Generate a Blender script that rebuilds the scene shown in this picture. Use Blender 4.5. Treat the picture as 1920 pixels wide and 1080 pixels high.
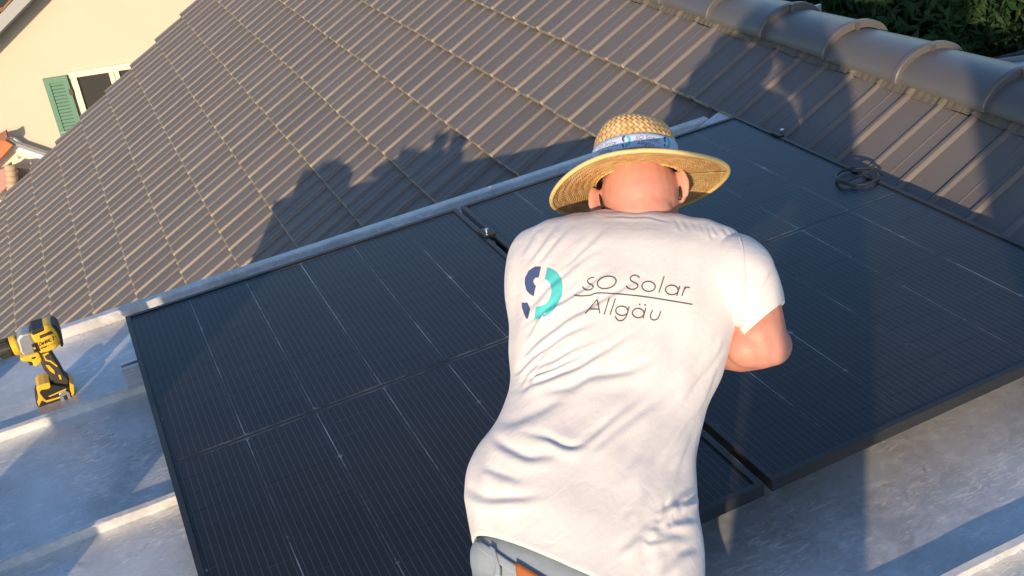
import bpy, bmesh, math, random
import numpy as np
from mathutils import Vector, Matrix
from mathutils.bvhtree import BVHTree
R = math.radians
random.seed(7)
for o in list(bpy.data.objects): bpy.data.objects.remove(o)
S = bpy.context.scene
COL = S.collection

# ------------------------------------------------------------------ camera, sky, sun, exposure
FPX = 2023.8                                    # focal length in pixels of a 1920 wide picture
CAM = Vector((0.11672, -3.25203, 1.53636))
CR = Vector((0.899026, -0.411654, -0.149313)); CD = Vector((-0.322299, -0.391213, -0.862019)); CF = Vector((0.296440, 0.823100, -0.484386))
cd = bpy.data.cameras.new('camera'); cam = bpy.data.objects.new('camera', cd); COL.objects.link(cam)
cd.sensor_width = 36; cd.lens = FPX / 1920 * 36; cd.clip_start = 0.05; cd.clip_end = 3000
m = Matrix.Identity(4)
for i in range(3):
    m[i][0] = CR[i]; m[i][1] = -CD[i]; m[i][2] = -CF[i]; m[i][3] = CAM[i]
cam.matrix_world = m; S.camera = cam

SUN = Vector((-0.596, -0.763, 0.2483)).normalized()      # towards the sun
w = bpy.data.worlds.new('World'); S.world = w; w.use_nodes = True
nt = w.node_tree; bg = nt.nodes['Background']
sk = nt.nodes.new('ShaderNodeTexSky'); sk.sky_type = 'NISHITA'; sk.sun_disc = False
sk.sun_elevation = math.asin(SUN.z); sk.sun_rotation = math.atan2(SUN.x, SUN.y) % (2 * math.pi)
sk.altitude = 600; sk.air_density = 1.0; sk.dust_density = 1.0; sk.ozone_density = 2.5
nt.links.new(sk.outputs[0], bg.inputs[0]); bg.inputs[1].default_value = 0.15
sd = bpy.data.lights.new('sun', 'SUN'); sd.energy = 3.85; sd.angle = R(0.53); sd.color = (1.0, 0.74, 0.48)
sun = bpy.data.objects.new('sun', sd); COL.objects.link(sun)
sun.rotation_euler = (-SUN).to_track_quat('-Z', 'Y').to_euler(); sun.location = SUN * 30
S.view_settings.view_transform = 'Standard'; S.view_settings.look = 'None'
S.view_settings.exposure = 0.5; S.view_settings.gamma = 1.0; S.view_settings.use_curve_mapping = False

# ------------------------------------------------------------------ helpers
def ray(px, py):
    return (CR * ((px - 960) / FPX) + CD * ((py - 540) / FPX) + CF).normalized()
def at(px, py, d): return CAM + ray(px, py) * d
def hit(px, py, n, p):
    d = ray(px, py); n = Vector(n); return CAM + d * ((Vector(p) - CAM).dot(n) / d.dot(n))
def pix(p):
    q = Vector(p) - CAM; z = q.dot(CF); return (960 + FPX * q.dot(CR) / z, 540 + FPX * q.dot(CD) / z)

def obj(name, verts, faces, mat=None, parent=None, smooth=False):
    me = bpy.data.meshes.new(name)
    me.from_pydata([tuple(v) for v in verts], [], [tuple(f) for f in faces])
    return mobj(name, me, mat, parent, smooth)
def mobj(name, me, mat=None, parent=None, smooth=False):
    if mat is not None and not me.materials: me.materials.append(mat)
    if smooth:
        me.polygons.foreach_set('use_smooth', [True] * len(me.polygons))
    o = bpy.data.objects.new(name, me); COL.objects.link(o)
    if parent is not None: o.parent = parent
    return o
def empty(name, loc=(0, 0, 0)):
    o = bpy.data.objects.new(name, None); COL.objects.link(o); o.location = loc; o.empty_display_size = .1
    return o
def tag(o, label=None, cat=None, group=None, kind=None):
    if label: o['label'] = label
    if cat: o['category'] = cat
    if group: o['group'] = group
    if kind: o['kind'] = kind
    return o
class MB:
    def __init__(s): s.v = []; s.f = []
    def add(s, V, F):
        b = len(s.v); s.v += [Vector(v) for v in V]; s.f += [tuple(b + i for i in f) for f in F]; return s
    def box(s, a, b):
        x0, y0, z0 = a; x1, y1, z1 = b
        return s.add([(x0,y0,z0),(x1,y0,z0),(x1,y1,z0),(x0,y1,z0),(x0,y0,z1),(x1,y0,z1),(x1,y1,z1),(x0,y1,z1)],
                     [(0,3,2,1),(4,5,6,7),(0,1,5,4),(1,2,6,5),(2,3,7,6),(3,0,4,7)])
    def prism(s, poly, off):                       # poly: list of 3D points, off: extrusion vector
        n = len(poly); off = Vector(off)
        V = [Vector(p) for p in poly] + [Vector(p) + off for p in poly]
        F = [tuple(range(n))[::-1], tuple(range(n, 2 * n))] + [(i, (i + 1) % n, n + (i + 1) % n, n + i) for i in range(n)]
        return s.add(V, F)
    def tube(s, pts, r, n=10, closed=False):
        pts = [Vector(p) for p in pts]; rr = r if isinstance(r, (list, tuple)) else [r] * len(pts)
        V = []; N = len(pts); prev = None
        for i, p in enumerate(pts):
            t = (pts[(i + 1) % N] - pts[i - 1]) if closed else (pts[min(i + 1, N - 1)] - pts[max(i - 1, 0)])
            t.normalize()
            a = prev - t * prev.dot(t) if prev is not None else t.orthogonal()
            a.normalize(); b = t.cross(a); prev = a
            for k in range(n):
                q = 2 * math.pi * k / n; V.append(p + (a * math.cos(q) + b * math.sin(q)) * rr[i])
        F = []
        for i in range(N if closed else N - 1):
            j = (i + 1) % N
            for k in range(n): F.append((i * n + k, i * n + (k + 1) % n, j * n + (k + 1) % n, j * n + k))
        if not closed: F += [tuple(range(n))[::-1], tuple((N - 1) * n + k for k in range(n))]
        return s.add(V, F)
    def cyl(s, a, b, r, n=16, r2=None): return s.tube([a, b], [r, r if r2 is None else r2], n)
    def build(s, name, mat, parent=None, smooth=False, bevel=0, seg=2):
        me = bpy.data.meshes.new(name); me.from_pydata([tuple(v) for v in s.v], [], s.f)
        if bevel:
            bm = bmesh.new(); bm.from_mesh(me); bmesh.ops.recalc_face_normals(bm, faces=bm.faces[:])
            es = [e for e in bm.edges if len(e.link_faces) == 2 and e.calc_face_angle(0) > .5]
            bmesh.ops.bevel(bm, geom=es, offset=bevel, segments=seg, affect='EDGES', profile=.5, clamp_overlap=True)
            bm.to_mesh(me); bm.free()
        else:
            bm = bmesh.new(); bm.from_mesh(me); bmesh.ops.recalc_face_normals(bm, faces=bm.faces[:]); bm.to_mesh(me); bm.free()
        return mobj(name, me, mat, parent, smooth)
def cr(pts, n):                                     # Catmull-Rom through numpy rows
    P = np.array(pts, float); P = np.vstack([2 * P[0] - P[1], P, 2 * P[-1] - P[-2]]); out = []
    segs = len(P) - 3
    for i in range(segs):
        for k in range(n):
            t = k / n; a, b, c, d = P[i:i + 4]
            out.append(.5 * (2 * b + (c - a) * t + (2 * a - 5 * b + 4 * c - d) * t * t + (3 * b - a - 3 * c + d) * t ** 3))
    out.append(P[-2]); return np.array(out)

# ------------------------------------------------------------------ materials
class NT:
    def __init__(s, name):
        s.m = bpy.data.materials.new(name); s.m.use_nodes = True; s.t = s.m.node_tree; s.b = s.t.nodes['Principled BSDF']; s.out = s.t.nodes['Material Output']
    def n(s, typ, **k):
        x = s.t.nodes.new('ShaderNode' + typ)
        for a, v in k.items():
            if a in x.inputs: x.inputs[a].default_value = v
            else: setattr(x, a, v)
        return x
    def l(s, a, b): s.t.links.new(a, b)
    def set(s, **k):
        for a, v in k.items():
            s.b.inputs[a.replace('_', ' ')].default_value = v
        return s
    def coord(s, out='Object', scale=(1, 1, 1), rot=(0, 0, 0)):
        c = s.n('TexCoord'); mp = s.n('Mapping'); mp.inputs['Scale'].default_value = scale; mp.inputs['Rotation'].default_value = rot
        s.l(c.outputs[out], mp.inputs[0]); return mp.outputs[0]
    def noise(s, co, sc, det=4, rough=.6, dist=0):
        x = s.n('TexNoise'); x.inputs['Scale'].default_value = sc; x.inputs['Detail'].default_value = det; x.inputs['Roughness'].default_value = rough; x.inputs['Distortion'].default_value = dist
        if co: s.l(co, x.inputs['Vector'])
        return x.outputs['Fac']
    def ramp(s, f, stops):
        x = s.n('ValToRGB'); e = x.color_ramp.elements
        while len(e) < len(stops): e.new(.5)
        for i, (p, c) in enumerate(stops): e[i].position = p; e[i].color = (*c, 1) if len(c) == 3 else c
        s.l(f, x.inputs[0]); return x.outputs[0]
    def mix(s, f, a, b, mode='MIX'):
        x = s.n('Mix', data_type='RGBA', blend_type=mode)
        for sock, v in ((x.inputs[0], f), (x.inputs[6], a), (x.inputs[7], b)):
            if isinstance(v, (int, float)): sock.default_value = v
            elif isinstance(v, tuple): sock.default_value = (*v, 1)
            else: s.l(v, sock)
        return x.outputs[2]
    def math(s, op, a, b=0., c=None):
        x = s.n('Math', operation=op)
        for i, v in enumerate((a, b) + ((c,) if c is not None else ())):
            if isinstance(v, (int, float)): x.inputs[i].default_value = v
            else: s.l(v, x.inputs[i])
        return x.outputs[0]
    def col(s, v):
        if isinstance(v, tuple): s.b.inputs['Base Color'].default_value = (*v, 1)
        else: s.l(v, s.b.inputs['Base Color'])
        return s
    def bump(s, h, strength=.3, dist=.01, prev=None):
        x = s.n('Bump'); x.inputs['Strength'].default_value = strength; x.inputs['Distance'].default_value = dist
        s.l(h, x.inputs['Height'])
        if prev is not None: s.l(prev, x.inputs['Normal'])
        s.l(x.outputs[0], s.b.inputs['Normal']); return x.outputs[0]
def plain(name, c, rough=.5, metal=0., spec=.5, var=.12, scale=30, bump=0.):
    a = NT(name); co = a.coord()
    f = a.noise(co, scale)
    a.col(a.mix(f, tuple(x * (1 - var) for x in c), tuple(min(1, x * (1 + var)) for x in c)))
    a.set(Roughness=rough, Metallic=metal, Specular_IOR_Level=spec)
    if bump: a.bump(a.noise(co, scale * 4), bump, .004)
    return a.m

def m_tile():
    a = NT('concrete_tile'); co = a.coord('Object'); wo = a.n('TexCoord'); oi = a.n('ObjectInfo')
    geo = a.n('NewGeometry')
    big = a.noise(geo.outputs['Position'], 1.3, 5)
    fine = a.noise(geo.outputs['Position'], 260, 3, .7)
    st = a.noise(a.coord('Object', (3, 40, 3)), 6, 4)
    c = a.mix(big, (.126, .113, .106), (.146, .131, .123))
    c = a.mix(a.math('MULTIPLY', st, .35), c, (.175, .156, .145))
    r = a.math('MULTIPLY_ADD', oi.outputs['Random'], .10, .95)
    hs = a.n('HueSaturation'); a.l(c, hs.inputs['Color']); a.l(r, hs.inputs['Value'])
    dirt = a.ramp(a.noise(geo.outputs['Position'], 7, 6, .7), [(.60, (0, 0, 0)), (.72, (1, 1, 1))])
    c2 = a.mix(a.math('MULTIPLY', dirt, .15), hs.outputs[0], (.10, .09, .078))
    sp = a.n('SeparateXYZ'); a.l(wo.outputs['Object'], sp.inputs[0])
    edge = a.math('MULTIPLY', a.math('COMPARE', sp.outputs[0], .002, .007), a.ramp(a.noise(geo.outputs['Position'], 22, 4, .7), [(.40, (0, 0, 0)), (.55, (1, 1, 1))]))
    c2 = a.mix(a.math('MULTIPLY', edge, .75), c2, (.30, .255, .165))                 # pale lichen along the lower tile edges
    spot = a.ramp(a.noise(geo.outputs['Position'], 31, 2, .5), [(.735, (0, 0, 0)), (.76, (1, 1, 1))])
    c2 = a.mix(a.math('MULTIPLY', spot, .55), c2, (.30, .29, .27))
    a.col(c2); a.set(Roughness=.48, Specular_IOR_Level=.55)
    a.l(a.math('MULTIPLY_ADD', fine, .25, .36), a.b.inputs['Roughness'])
    a.bump(fine, .22, .003); return a.m
def m_ridge():
    a = NT('ridge_tile_concrete'); geo = a.n('NewGeometry')
    big = a.noise(geo.outputs['Position'], 3, 5); fine = a.noise(geo.outputs['Position'], 300, 3, .7)
    a.col(a.mix(big, (.096, .094, .096), (.114, .110, .110)))
    a.l(a.math('MULTIPLY_ADD', fine, .2, .27), a.b.inputs['Roughness']); a.set(Specular_IOR_Level=.6)
    a.bump(fine, .12, .002); return a.m
def m_metal(name='zinc_sheet', tint=(.76, .795, .835), met=.50):
    a = NT(name); geo = a.n('NewGeometry'); P = geo.outputs['Position']
    cloud = a.noise(P, 3.2, 6, .62, .6); mott = a.noise(P, 22, 6, .7, 1.2)
    mp = a.n('Mapping'); mp.inputs['Scale'].default_value = (9, 30, 9); mp.inputs['Rotation'].default_value = (0, 0, R(-22)); a.l(P, mp.inputs[0])
    scr = a.noise(mp.outputs[0], 1.6, 7, .72, 1.5)
    dark = tuple(x * .58 for x in tint); lite = tuple(min(1, x * 1.12) for x in tint)
    c = a.mix(a.ramp(cloud, [(.30, (0, 0, 0)), (.72, (1, 1, 1))]), dark, tint)
    c = a.mix(a.math('MULTIPLY', a.ramp(mott, [(.45, (0, 0, 0)), (.75, (1, 1, 1))]), .55), c, lite)
    sm = a.math('MULTIPLY', a.ramp(scr, [(.52, (0, 0, 0)), (.60, (1, 1, 1))]), a.ramp(a.noise(P, 5.5, 4), [(.46, (0, 0, 0)), (.62, (1, 1, 1))]))
    c = a.mix(a.math('MULTIPLY', sm, .85), c, (.95, .94, .91))
    m2 = a.n('Mapping'); m2.inputs['Scale'].default_value = (26, 150, 26); m2.inputs['Rotation'].default_value = (0, 0, R(-31)); a.l(P, m2.inputs[0])
    fs = a.math('MULTIPLY', a.ramp(a.noise(m2.outputs[0], 1.0, 5, .7, .6), [(.57, (0, 0, 0)), (.63, (1, 1, 1))]), a.ramp(a.noise(P, 9, 3), [(.42, (0, 0, 0)), (.58, (1, 1, 1))]))
    c = a.mix(a.math('MULTIPLY', fs, .7), c, (.97, .96, .93))
    dk = a.ramp(a.noise(P, 13, 5, .75, 1.5), [(.62, (0, 0, 0)), (.70, (1, 1, 1))]); c = a.mix(a.math('MULTIPLY', dk, .45), c, (.20, .20, .20))
    a.col(c); a.set(Metallic=met)
    a.l(a.math('MULTIPLY_ADD', mott, .35, .34), a.b.inputs['Roughness'])
    a.bump(cloud, .10, .02, a.bump(mott, .10, .002)); return a.m
def m_cell():
    a = NT('silicon_cell'); tc = a.n('TexCoord'); sx = a.n('SeparateXYZ'); a.l(tc.outputs['Object'], sx.inputs[0])
    u = a.math('MULTIPLY', sx.outputs[0], 1 / .0165); fr = a.math('ABSOLUTE', a.math('SUBTRACT', a.math('FRACT', a.math('ADD', u, 50.5)), .5))
    wire = a.math('LESS_THAN', fr, .028)
    oi = a.n('ObjectInfo')
    base = a.mix(oi.outputs['Random'], (.0060, .0075, .0125), (.0085, .0100, .0155))
    a.col(a.mix(wire, base, (.11, .11, .12))); a.set(Roughness=.34, Specular_IOR_Level=.35); return a.m
def m_glint(name, lo, hi, thr, rough):               # broken glints on the wires, painted as bright and dark noise stretches
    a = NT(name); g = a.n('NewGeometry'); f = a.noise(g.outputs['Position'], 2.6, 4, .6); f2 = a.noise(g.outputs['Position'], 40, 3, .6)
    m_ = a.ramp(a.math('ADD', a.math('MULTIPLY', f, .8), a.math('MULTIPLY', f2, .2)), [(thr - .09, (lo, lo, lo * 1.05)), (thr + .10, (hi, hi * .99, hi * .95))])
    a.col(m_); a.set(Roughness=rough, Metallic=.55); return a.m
def m_glass():
    a = NT('panel_glass'); t = a.t; t.nodes.remove(a.b)
    tr = a.n('BsdfTransparent'); tr.inputs[0].default_value = (.97, .98, .98, 1); gl = a.n('BsdfGlossy'); gl.inputs['Roughness'].default_value = .035
    gl.inputs[0].default_value = (.54, .57, .60, 1)
    geo = a.n('NewGeometry'); dn = a.noise(geo.outputs['Position'], 2.2, 5); du = a.n('BsdfDiffuse'); du.inputs[0].default_value = (.42, .40, .38, 1)
    fr = a.n('Fresnel'); fr.inputs[0].default_value = 1.25
    mx = a.n('MixShader'); a.l(a.math('MULTIPLY', fr.outputs[0], a.math('SUBTRACT', 1., geo.outputs['Backfacing'])), mx.inputs[0]); a.l(tr.outputs[0], mx.inputs[1]); a.l(gl.outputs[0], mx.inputs[2])
    m2 = a.n('MixShader'); a.l(a.math('MULTIPLY_ADD', dn, .022, .002), m2.inputs[0]); a.l(mx.outputs[0], m2.inputs[1]); a.l(du.outputs[0], m2.inputs[2])
    a.l(m2.outputs[0], a.out.inputs[0]); return a.m
def m_shirt():
    a = NT('white_cotton'); co = a.coord(); g = a.n('NewGeometry')
    f = a.noise(g.outputs['Position'], 9, 4)
    a.col(a.mix(f, (.65, .635, .645), (.69, .675, .685))); a.set(Roughness=.85, Specular_IOR_Level=.15, Sheen_Weight=.15)
    uv = a.n('UVMap'); mp = a.n('Mapping'); mp.inputs['Scale'].default_value = (1.0, 4.0, 1); a.l(uv.outputs[0], mp.inputs[0])
    dn = a.n('TexNoise', noise_dimensions='2D'); dn.inputs['Scale'].default_value = 1.3; dn.inputs['Detail'].default_value = 3; dn.inputs['Distortion'].default_value = .7; a.l(mp.outputs[0], dn.inputs['Vector'])
    n0 = a.bump(dn.outputs['Fac'], .085, .012)
    n1 = a.bump(a.noise(g.outputs['Position'], 30, 3, .5, .8), .14, .012, n0)
    a.bump(a.noise(g.outputs['Position'], 900, 2), .08, .001, n1); return a.m
def m_skin():
    a = NT('skin'); g = a.n('NewGeometry'); f = a.noise(g.outputs['Position'], 14, 4); f2 = a.noise(g.outputs['Position'], 420, 3)
    red = a.ramp(a.noise(g.outputs['Position'], 30, 5, .65), [(.42, (0, 0, 0)), (.68, (1, 1, 1))]); c = a.mix(f, (.53, .245, .185), (.60, .305, .235)); c = a.mix(a.math('MULTIPLY', red, .45), c, (.56, .185, .140)); c = a.mix(a.math('MULTIPLY', a.ramp(a.noise(g.outputs['Position'], 260, 2), [(.66, (0, 0, 0)), (.74, (1, 1, 1))]), .35), c, (.34, .16, .11)); a.col(c); a.set(Roughness=.46, Specular_IOR_Level=.4, Subsurface_Weight=.12, Subsurface_Scale=.01)
    a.b.inputs['Subsurface Radius'].default_value = (1, .35, .2)
    a.bump(f2, .22, .0016, a.bump(a.noise(g.outputs['Position'], 75, 4), .18, .004)); return a.m
def m_straw(weave):
    a = NT('woven_straw' if weave else 'braided_straw'); uv = a.n('UVMap'); sx = a.n('SeparateXYZ'); a.l(uv.outputs[0], sx.inputs[0])
    U, V = sx.outputs[0], sx.outputs[1]
    if weave:                                        # diagonal over-under weave
        p = a.math('ADD', a.math('MULTIPLY', U, 44), a.math('MULTIPLY', V, 15)); q = a.math('SUBTRACT', a.math('MULTIPLY', V, 15), a.math('MULTIPLY', U, 44))
    else:                                            # braided rounds sewn side by side
        fv = a.math('FRACT', a.math('MULTIPLY', V, 7)); tri = a.math('ABSOLUTE', a.math('SUBTRACT', fv, .5))
        p = a.math('ADD', a.math('MULTIPLY', U, 78), a.math('MULTIPLY', tri, 3.0)); q = a.math('MULTIPLY', V, 7)
    fp = a.math('SUBTRACT', a.math('FRACT', p), .5); fq = a.math('SUBTRACT', a.math('FRACT', q), .5)
    par = a.math('MODULO', a.math('ABSOLUTE', a.math('ADD', a.math('FLOOR', p), a.math('FLOOR', q))), 2.)
    hp = a.math('SUBTRACT', 1., a.math('POWER', a.math('ABSOLUTE', a.math('MULTIPLY', fp, 2.)), 2.2)); hq = a.math('SUBTRACT', 1., a.math('POWER', a.math('ABSOLUTE', a.math('MULTIPLY', fq, 2.)), 2.2))
    if weave:
        mx = a.n('Mix', data_type='FLOAT'); a.l(par, mx.inputs[0]); a.l(hp, mx.inputs[2]); a.l(hq, mx.inputs[3]); h = mx.outputs[0]
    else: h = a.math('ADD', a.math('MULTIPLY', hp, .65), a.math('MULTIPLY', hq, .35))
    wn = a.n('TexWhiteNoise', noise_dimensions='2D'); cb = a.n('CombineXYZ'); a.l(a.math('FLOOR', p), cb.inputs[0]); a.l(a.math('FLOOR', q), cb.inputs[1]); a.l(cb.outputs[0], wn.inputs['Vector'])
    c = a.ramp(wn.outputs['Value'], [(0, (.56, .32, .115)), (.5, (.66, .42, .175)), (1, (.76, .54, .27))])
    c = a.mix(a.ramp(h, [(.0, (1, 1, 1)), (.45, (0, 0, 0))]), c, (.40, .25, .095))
    a.col(c); a.set(Roughness=.6, Specular_IOR_Level=.35)
    a.bump(h, .65 if weave else .8, .003 if weave else .004); return a.m
def m_denim():
    a = NT('blue_denim'); g = a.n('NewGeometry'); f = a.noise(g.outputs['Position'], 30, 5, .7); f2 = a.noise(g.outputs['Position'], 700, 3, .8)
    c = a.mix(f, (.12, .18, .25), (.30, .37, .43)); a.col(a.mix(a.math('MULTIPLY', f2, .5), c, (.55, .58, .60))); a.set(Roughness=.85)
    a.bump(f2, .25, .001); return a.m
def m_leaf(name, c1, c2):
    a = NT(name); oi = a.n('ObjectInfo'); g = a.n('NewGeometry')
    f = a.noise(g.outputs['Position'], 1.6, 3); f2 = a.noise(g.outputs['Position'], 14, 2)
    a.col(a.mix(a.mix(.5, f, f2), c1, c2)); a.set(Roughness=.6, Specular_IOR_Level=.25, Subsurface_Weight=.0)
    tl = a.n('BsdfTranslucent'); tl.inputs[0].default_value = (c2[0] * 1.3, c2[1] * 1.4, c2[2], 1); mx = a.n('MixShader'); mx.inputs[0].default_value = .25
    a.l(a.b.outputs[0], mx.inputs[1]); a.l(tl.outputs[0], mx.inputs[2]); a.l(mx.outputs[0], a.out.inputs[0]); return a.m
def m_stucco():
    a = NT('yellow_render'); g = a.n('NewGeometry'); f = a.noise(g.outputs['Position'], 1.1, 5); f2 = a.noise(g.outputs['Position'], 60, 4)
    a.col(a.mix(f, (.545, .480, .385), (.585, .520, .42))); a.set(Roughness=.9, Specular_IOR_Level=.2); a.bump(f2, .25, .006); return a.m

M = dict(tile=m_tile(), ridge=m_ridge(), metal=m_metal(), seam=m_metal('zinc_fold', (.82, .83, .83), .35), cell=m_cell(), glass=m_glass(), shirt=m_shirt(), skin=m_skin(),
    weave=m_straw(True), braid=m_straw(False), denim=m_denim(), stucco=m_stucco(),
    frame=plain('black_anodised', (.038, .040, .042), .34, .4, .5), back=plain('backsheet_black', (.010, .011, .014), .5),
    gap=m_glint('cell_gap_glint', .05, .48, .56, .26), ribbon=m_glint('ribbon_glint', .10, .62, .53, .24),
    alu=plain('aluminium', (.62, .64, .66), .34, .85), steel=plain('steel_bolt', (.72, .72, .72), .22, .95), black=plain('black_plastic', (.022, .021, .020), .5, var=.2),
    grip=plain('drill_rubber', (.045, .038, .030), .65), yellow=plain('drill_yellow', (.80, .47, .030), .38, var=.05), silver=plain('gearbox_silver', (.50, .49, .47), .33, .65),
    dark=plain('print_grey', (.085, .072, .066), .8), navy=plain('print_navy', (.050, .085, .215), .8, var=.05), teal=plain('print_teal', (.075, .50, .52), .8, var=.05),
    band=plain('hat_band_blue', (.50, .60, .82), .6, var=.04), cable=plain('black_cable', (.030, .028, .026), .34), orange=plain('leather_patch', (.42, .13, .035), .7, var=.25, scale=60),
    cream=plain('cream_paint', (.78, .70, .55), .6, var=.03), green=plain('shutter_green', (.065, .205, .14), .5, var=.06), pane=None,
    deck=plain('roof_deck', (.04, .035, .03), .9), wall=plain('house_plaster', (.6, .56, .5), .9), vent=plain('ridge_vent_strip', (.115, .105, .085), .75, bump=.2, scale=80),
    clip=plain('ridge_clip', (.30, .26, .22), .35, .8), ground=plain('garden_ground', (.06, .075, .035), .95, var=.4, scale=.6), bark=plain('bark', (.07, .05, .035), .9, var=.3, scale=12),
    leaf=m_leaf('leaf_mid', (.012, .036, .012), (.045, .100, .028)), leaf2=m_leaf('leaf_dark', (.012, .030, .011), (.030, .062, .020)),
    gable=plain('soffit_grey', (.26, .29, .31), .5, var=.06), terracotta=plain('old_red_tile', (.26, .12, .07), .8, var=.3, scale=9), brick=plain('orange_board', (.50, .16, .06), .7),
    pink=plain('pink_render', (.42, .24, .22), .85), gutter=plain('white_gutter', (.70, .74, .80), .4, var=.03), terr2=plain('pale_tile', (.48, .36, .25), .8, var=.25, scale=14),
    shingle=plain('grey_slate', (.10, .10, .105), .7, var=.35, scale=5), canopy=plain('pale_canopy', (.50, .60, .66), .25), jacket=plain('photographer_shirt', (.07, .09, .13), .85), hair=plain('brown_hair', (.05, .03, .02), .7), phone=plain('phone_black', (.02, .02, .022), .2))
g = NT('window_pane'); g.set(Roughness=.06, Specular_IOR_Level=.6); g.col((.045, .045, .045)); M['pane'] = g.m

# ------------------------------------------------------------------ ground
GZ = -5.6
gr = obj('ground', [(-900, -900, GZ), (900, -900, GZ), (900, 900, GZ), (-900, 900, GZ)], [(0, 1, 2, 3)], M['ground']); tag(gr, kind='structure')

# ------------------------------------------------------------------ tiled roof
TH = R(30.8); X0 = 2.47
TS = Vector((math.cos(TH), 0, math.sin(TH))); TN = Vector((-math.sin(TH), 0, math.cos(TH)))
def slope(s, y, h=0.): return Vector((X0, y, 0)) + TS * s + TN * h
roof = empty('tiled_roof', (2.47, 3, -0.2)); tag(roof, 'brown-grey ribbed concrete tile roof with a round ridge, filling the upper picture', 'roof')
ROFF = -Vector(roof.location)
GA, WT = .348, .300
TA = R(25.4)                                         # each tile lies flatter than the roof
tl = Vector((math.cos(TA), 0, math.sin(TA))); tn = Vector((-math.sin(TA), 0, math.cos(TA)))
PA = [(0, -.0165), (.011, -.0055), (.0135, -.0028), (.017, -.002), (.0255, -.002), (.028, -.0030), (.0345, -.0152), (.036, -.0163)]     # rolled side lap
PB = [(0, -.0165), (.010, -.0075), (.0135, -.0062), (.020, -.006), (.0225, -.0070), (.0300, -.0155), (.032, -.0163)]             # low centre rib
def lin(P, v):
    if v <= P[0][0] or v >= P[-1][0]: return -.0165
    for (a, p), (b, q) in zip(P[:-1], P[1:]):
        if v <= b: return p + (q - p) * (v - a) / (b - a)
def tile_h(v):                                        # v from 0 to 0.30 over one tile
    if v < .15: return lin(PB, v) + (.002 * math.sin((v - .09) / .012 * math.pi) if .09 < v < .102 else 0)
    return lin(PA, v - .15)
def tile_mesh(length, name):
    vs = [.0003] + [v for v, _ in PB[1:]] + [.065, .09, .093, .096, .099, .102, .125, .1495] + [.15 + v for v, _ in PA[:4]] + [.1692, .1698, .1712, .1718] + [.15 + v for v, _ in PA[4:]] + [.215, .25, .2985]
    prof = [(-.168 + v, tile_h(v) - (-.0 if False else .005 if .1697 < v < .1713 else 0)) for v in vs]
    V = []; F = []; n = len(prof)
    for (s, dz, th) in ((0.0, -.004, 1), (.006, 0, 1), (length, 0, 1)):
        for (v, h) in prof: V.append((s, -v, h + dz))
    for i in range(2):
        for k in range(n - 1): F.append((i * n + k, i * n + k + 1, (i + 1) * n + k + 1, (i + 1) * n + k))
    b = len(V)
    for (v, h) in prof: V.append((0.002, -v, h - .017))      # front lip
    for k in range(n - 1): F.append((b + k, b + k + 1, k + 1, k))
    c = len(V)
    for (v, h) in prof: V.append((length, -v, h - .017))
    for k in range(n - 1): F.append((c + k, c + k + 1, b + k + 1, b + k))
    F.append((b, 0, n, 2 * n, c)); F.append((c + n - 1, 3 * n - 1, 2 * n - 1, n - 1, b + n - 1))
    me = bpy.data.meshes.new(name); me.from_pydata(V, [], F); me.materials.append(M['tile'])
    me.polygons.foreach_set('use_smooth', [True] * len(me.polygons))
    bm = bmesh.new(); bm.from_mesh(me); bmesh.ops.recalc_face_normals(bm, faces=bm.faces[:])
    for e in bm.edges:
        if len(e.link_faces) == 2 and e.calc_face_angle(0) > R(22): e.smooth = False
    bm.to_mesh(me); bm.free(); return me
TME = tile_mesh(.42, 'tile'); TME0 = tile_mesh(.36, 'tile')
TMAT = Matrix(((tl.x, 0, tn.x), (0, 1, 0), (tl.z, 0, tn.z)))
YV = 7.80                                            # gable verge
ntile = 0; rest = MB()
rows = []
for i in range(0, 19):
    for j in range(-6, 26):
        y = YV - .15 - WT * (25 - j); s = -.117 - GA * i
        if y + .15 > YV + .01: continue
        p = slope(s, y)
        if y < .20 and i > 1: continue
        if y < -1.75: continue
        inview = False
        for q in (p, p + tl * .35, p + Vector((0, .15, 0)), p + Vector((0, -.15, 0))):
            a, b = pix(q)
            if -40 < a < 1960 and -40 < b < 1100: inview = True
        rows.append((0 if inview else 1, (p - CAM).length, p, i, y))
rows.sort(key=lambda r: (r[0], r[1]))
for k, (iv, d, p, i, y) in enumerate(rows):
    jit = Vector((random.gauss(0, .0015), random.gauss(0, .0012), random.gauss(0, .0012)))
    if k < 298 and not iv:
        o = bpy.data.objects.new('tile', TME if i else TME0); COL.objects.link(o); o.parent = roof
        o.matrix_parent_inverse = Matrix.Identity(4)
        o.location = p + jit + ROFF; o.rotation_euler = (TMAT @ Matrix.Rotation(random.gauss(0, .004), 3, 'X')).to_euler()
    else:
        rest.add([(TMAT @ v.co) + p + jit + ROFF for v in TME.vertices], [tuple(f.vertices) for f in TME.polygons])
if rest.v:
    o = rest.build('more_tiles', M['tile'], roof, False); tag(o, kind='stuff')
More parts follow.
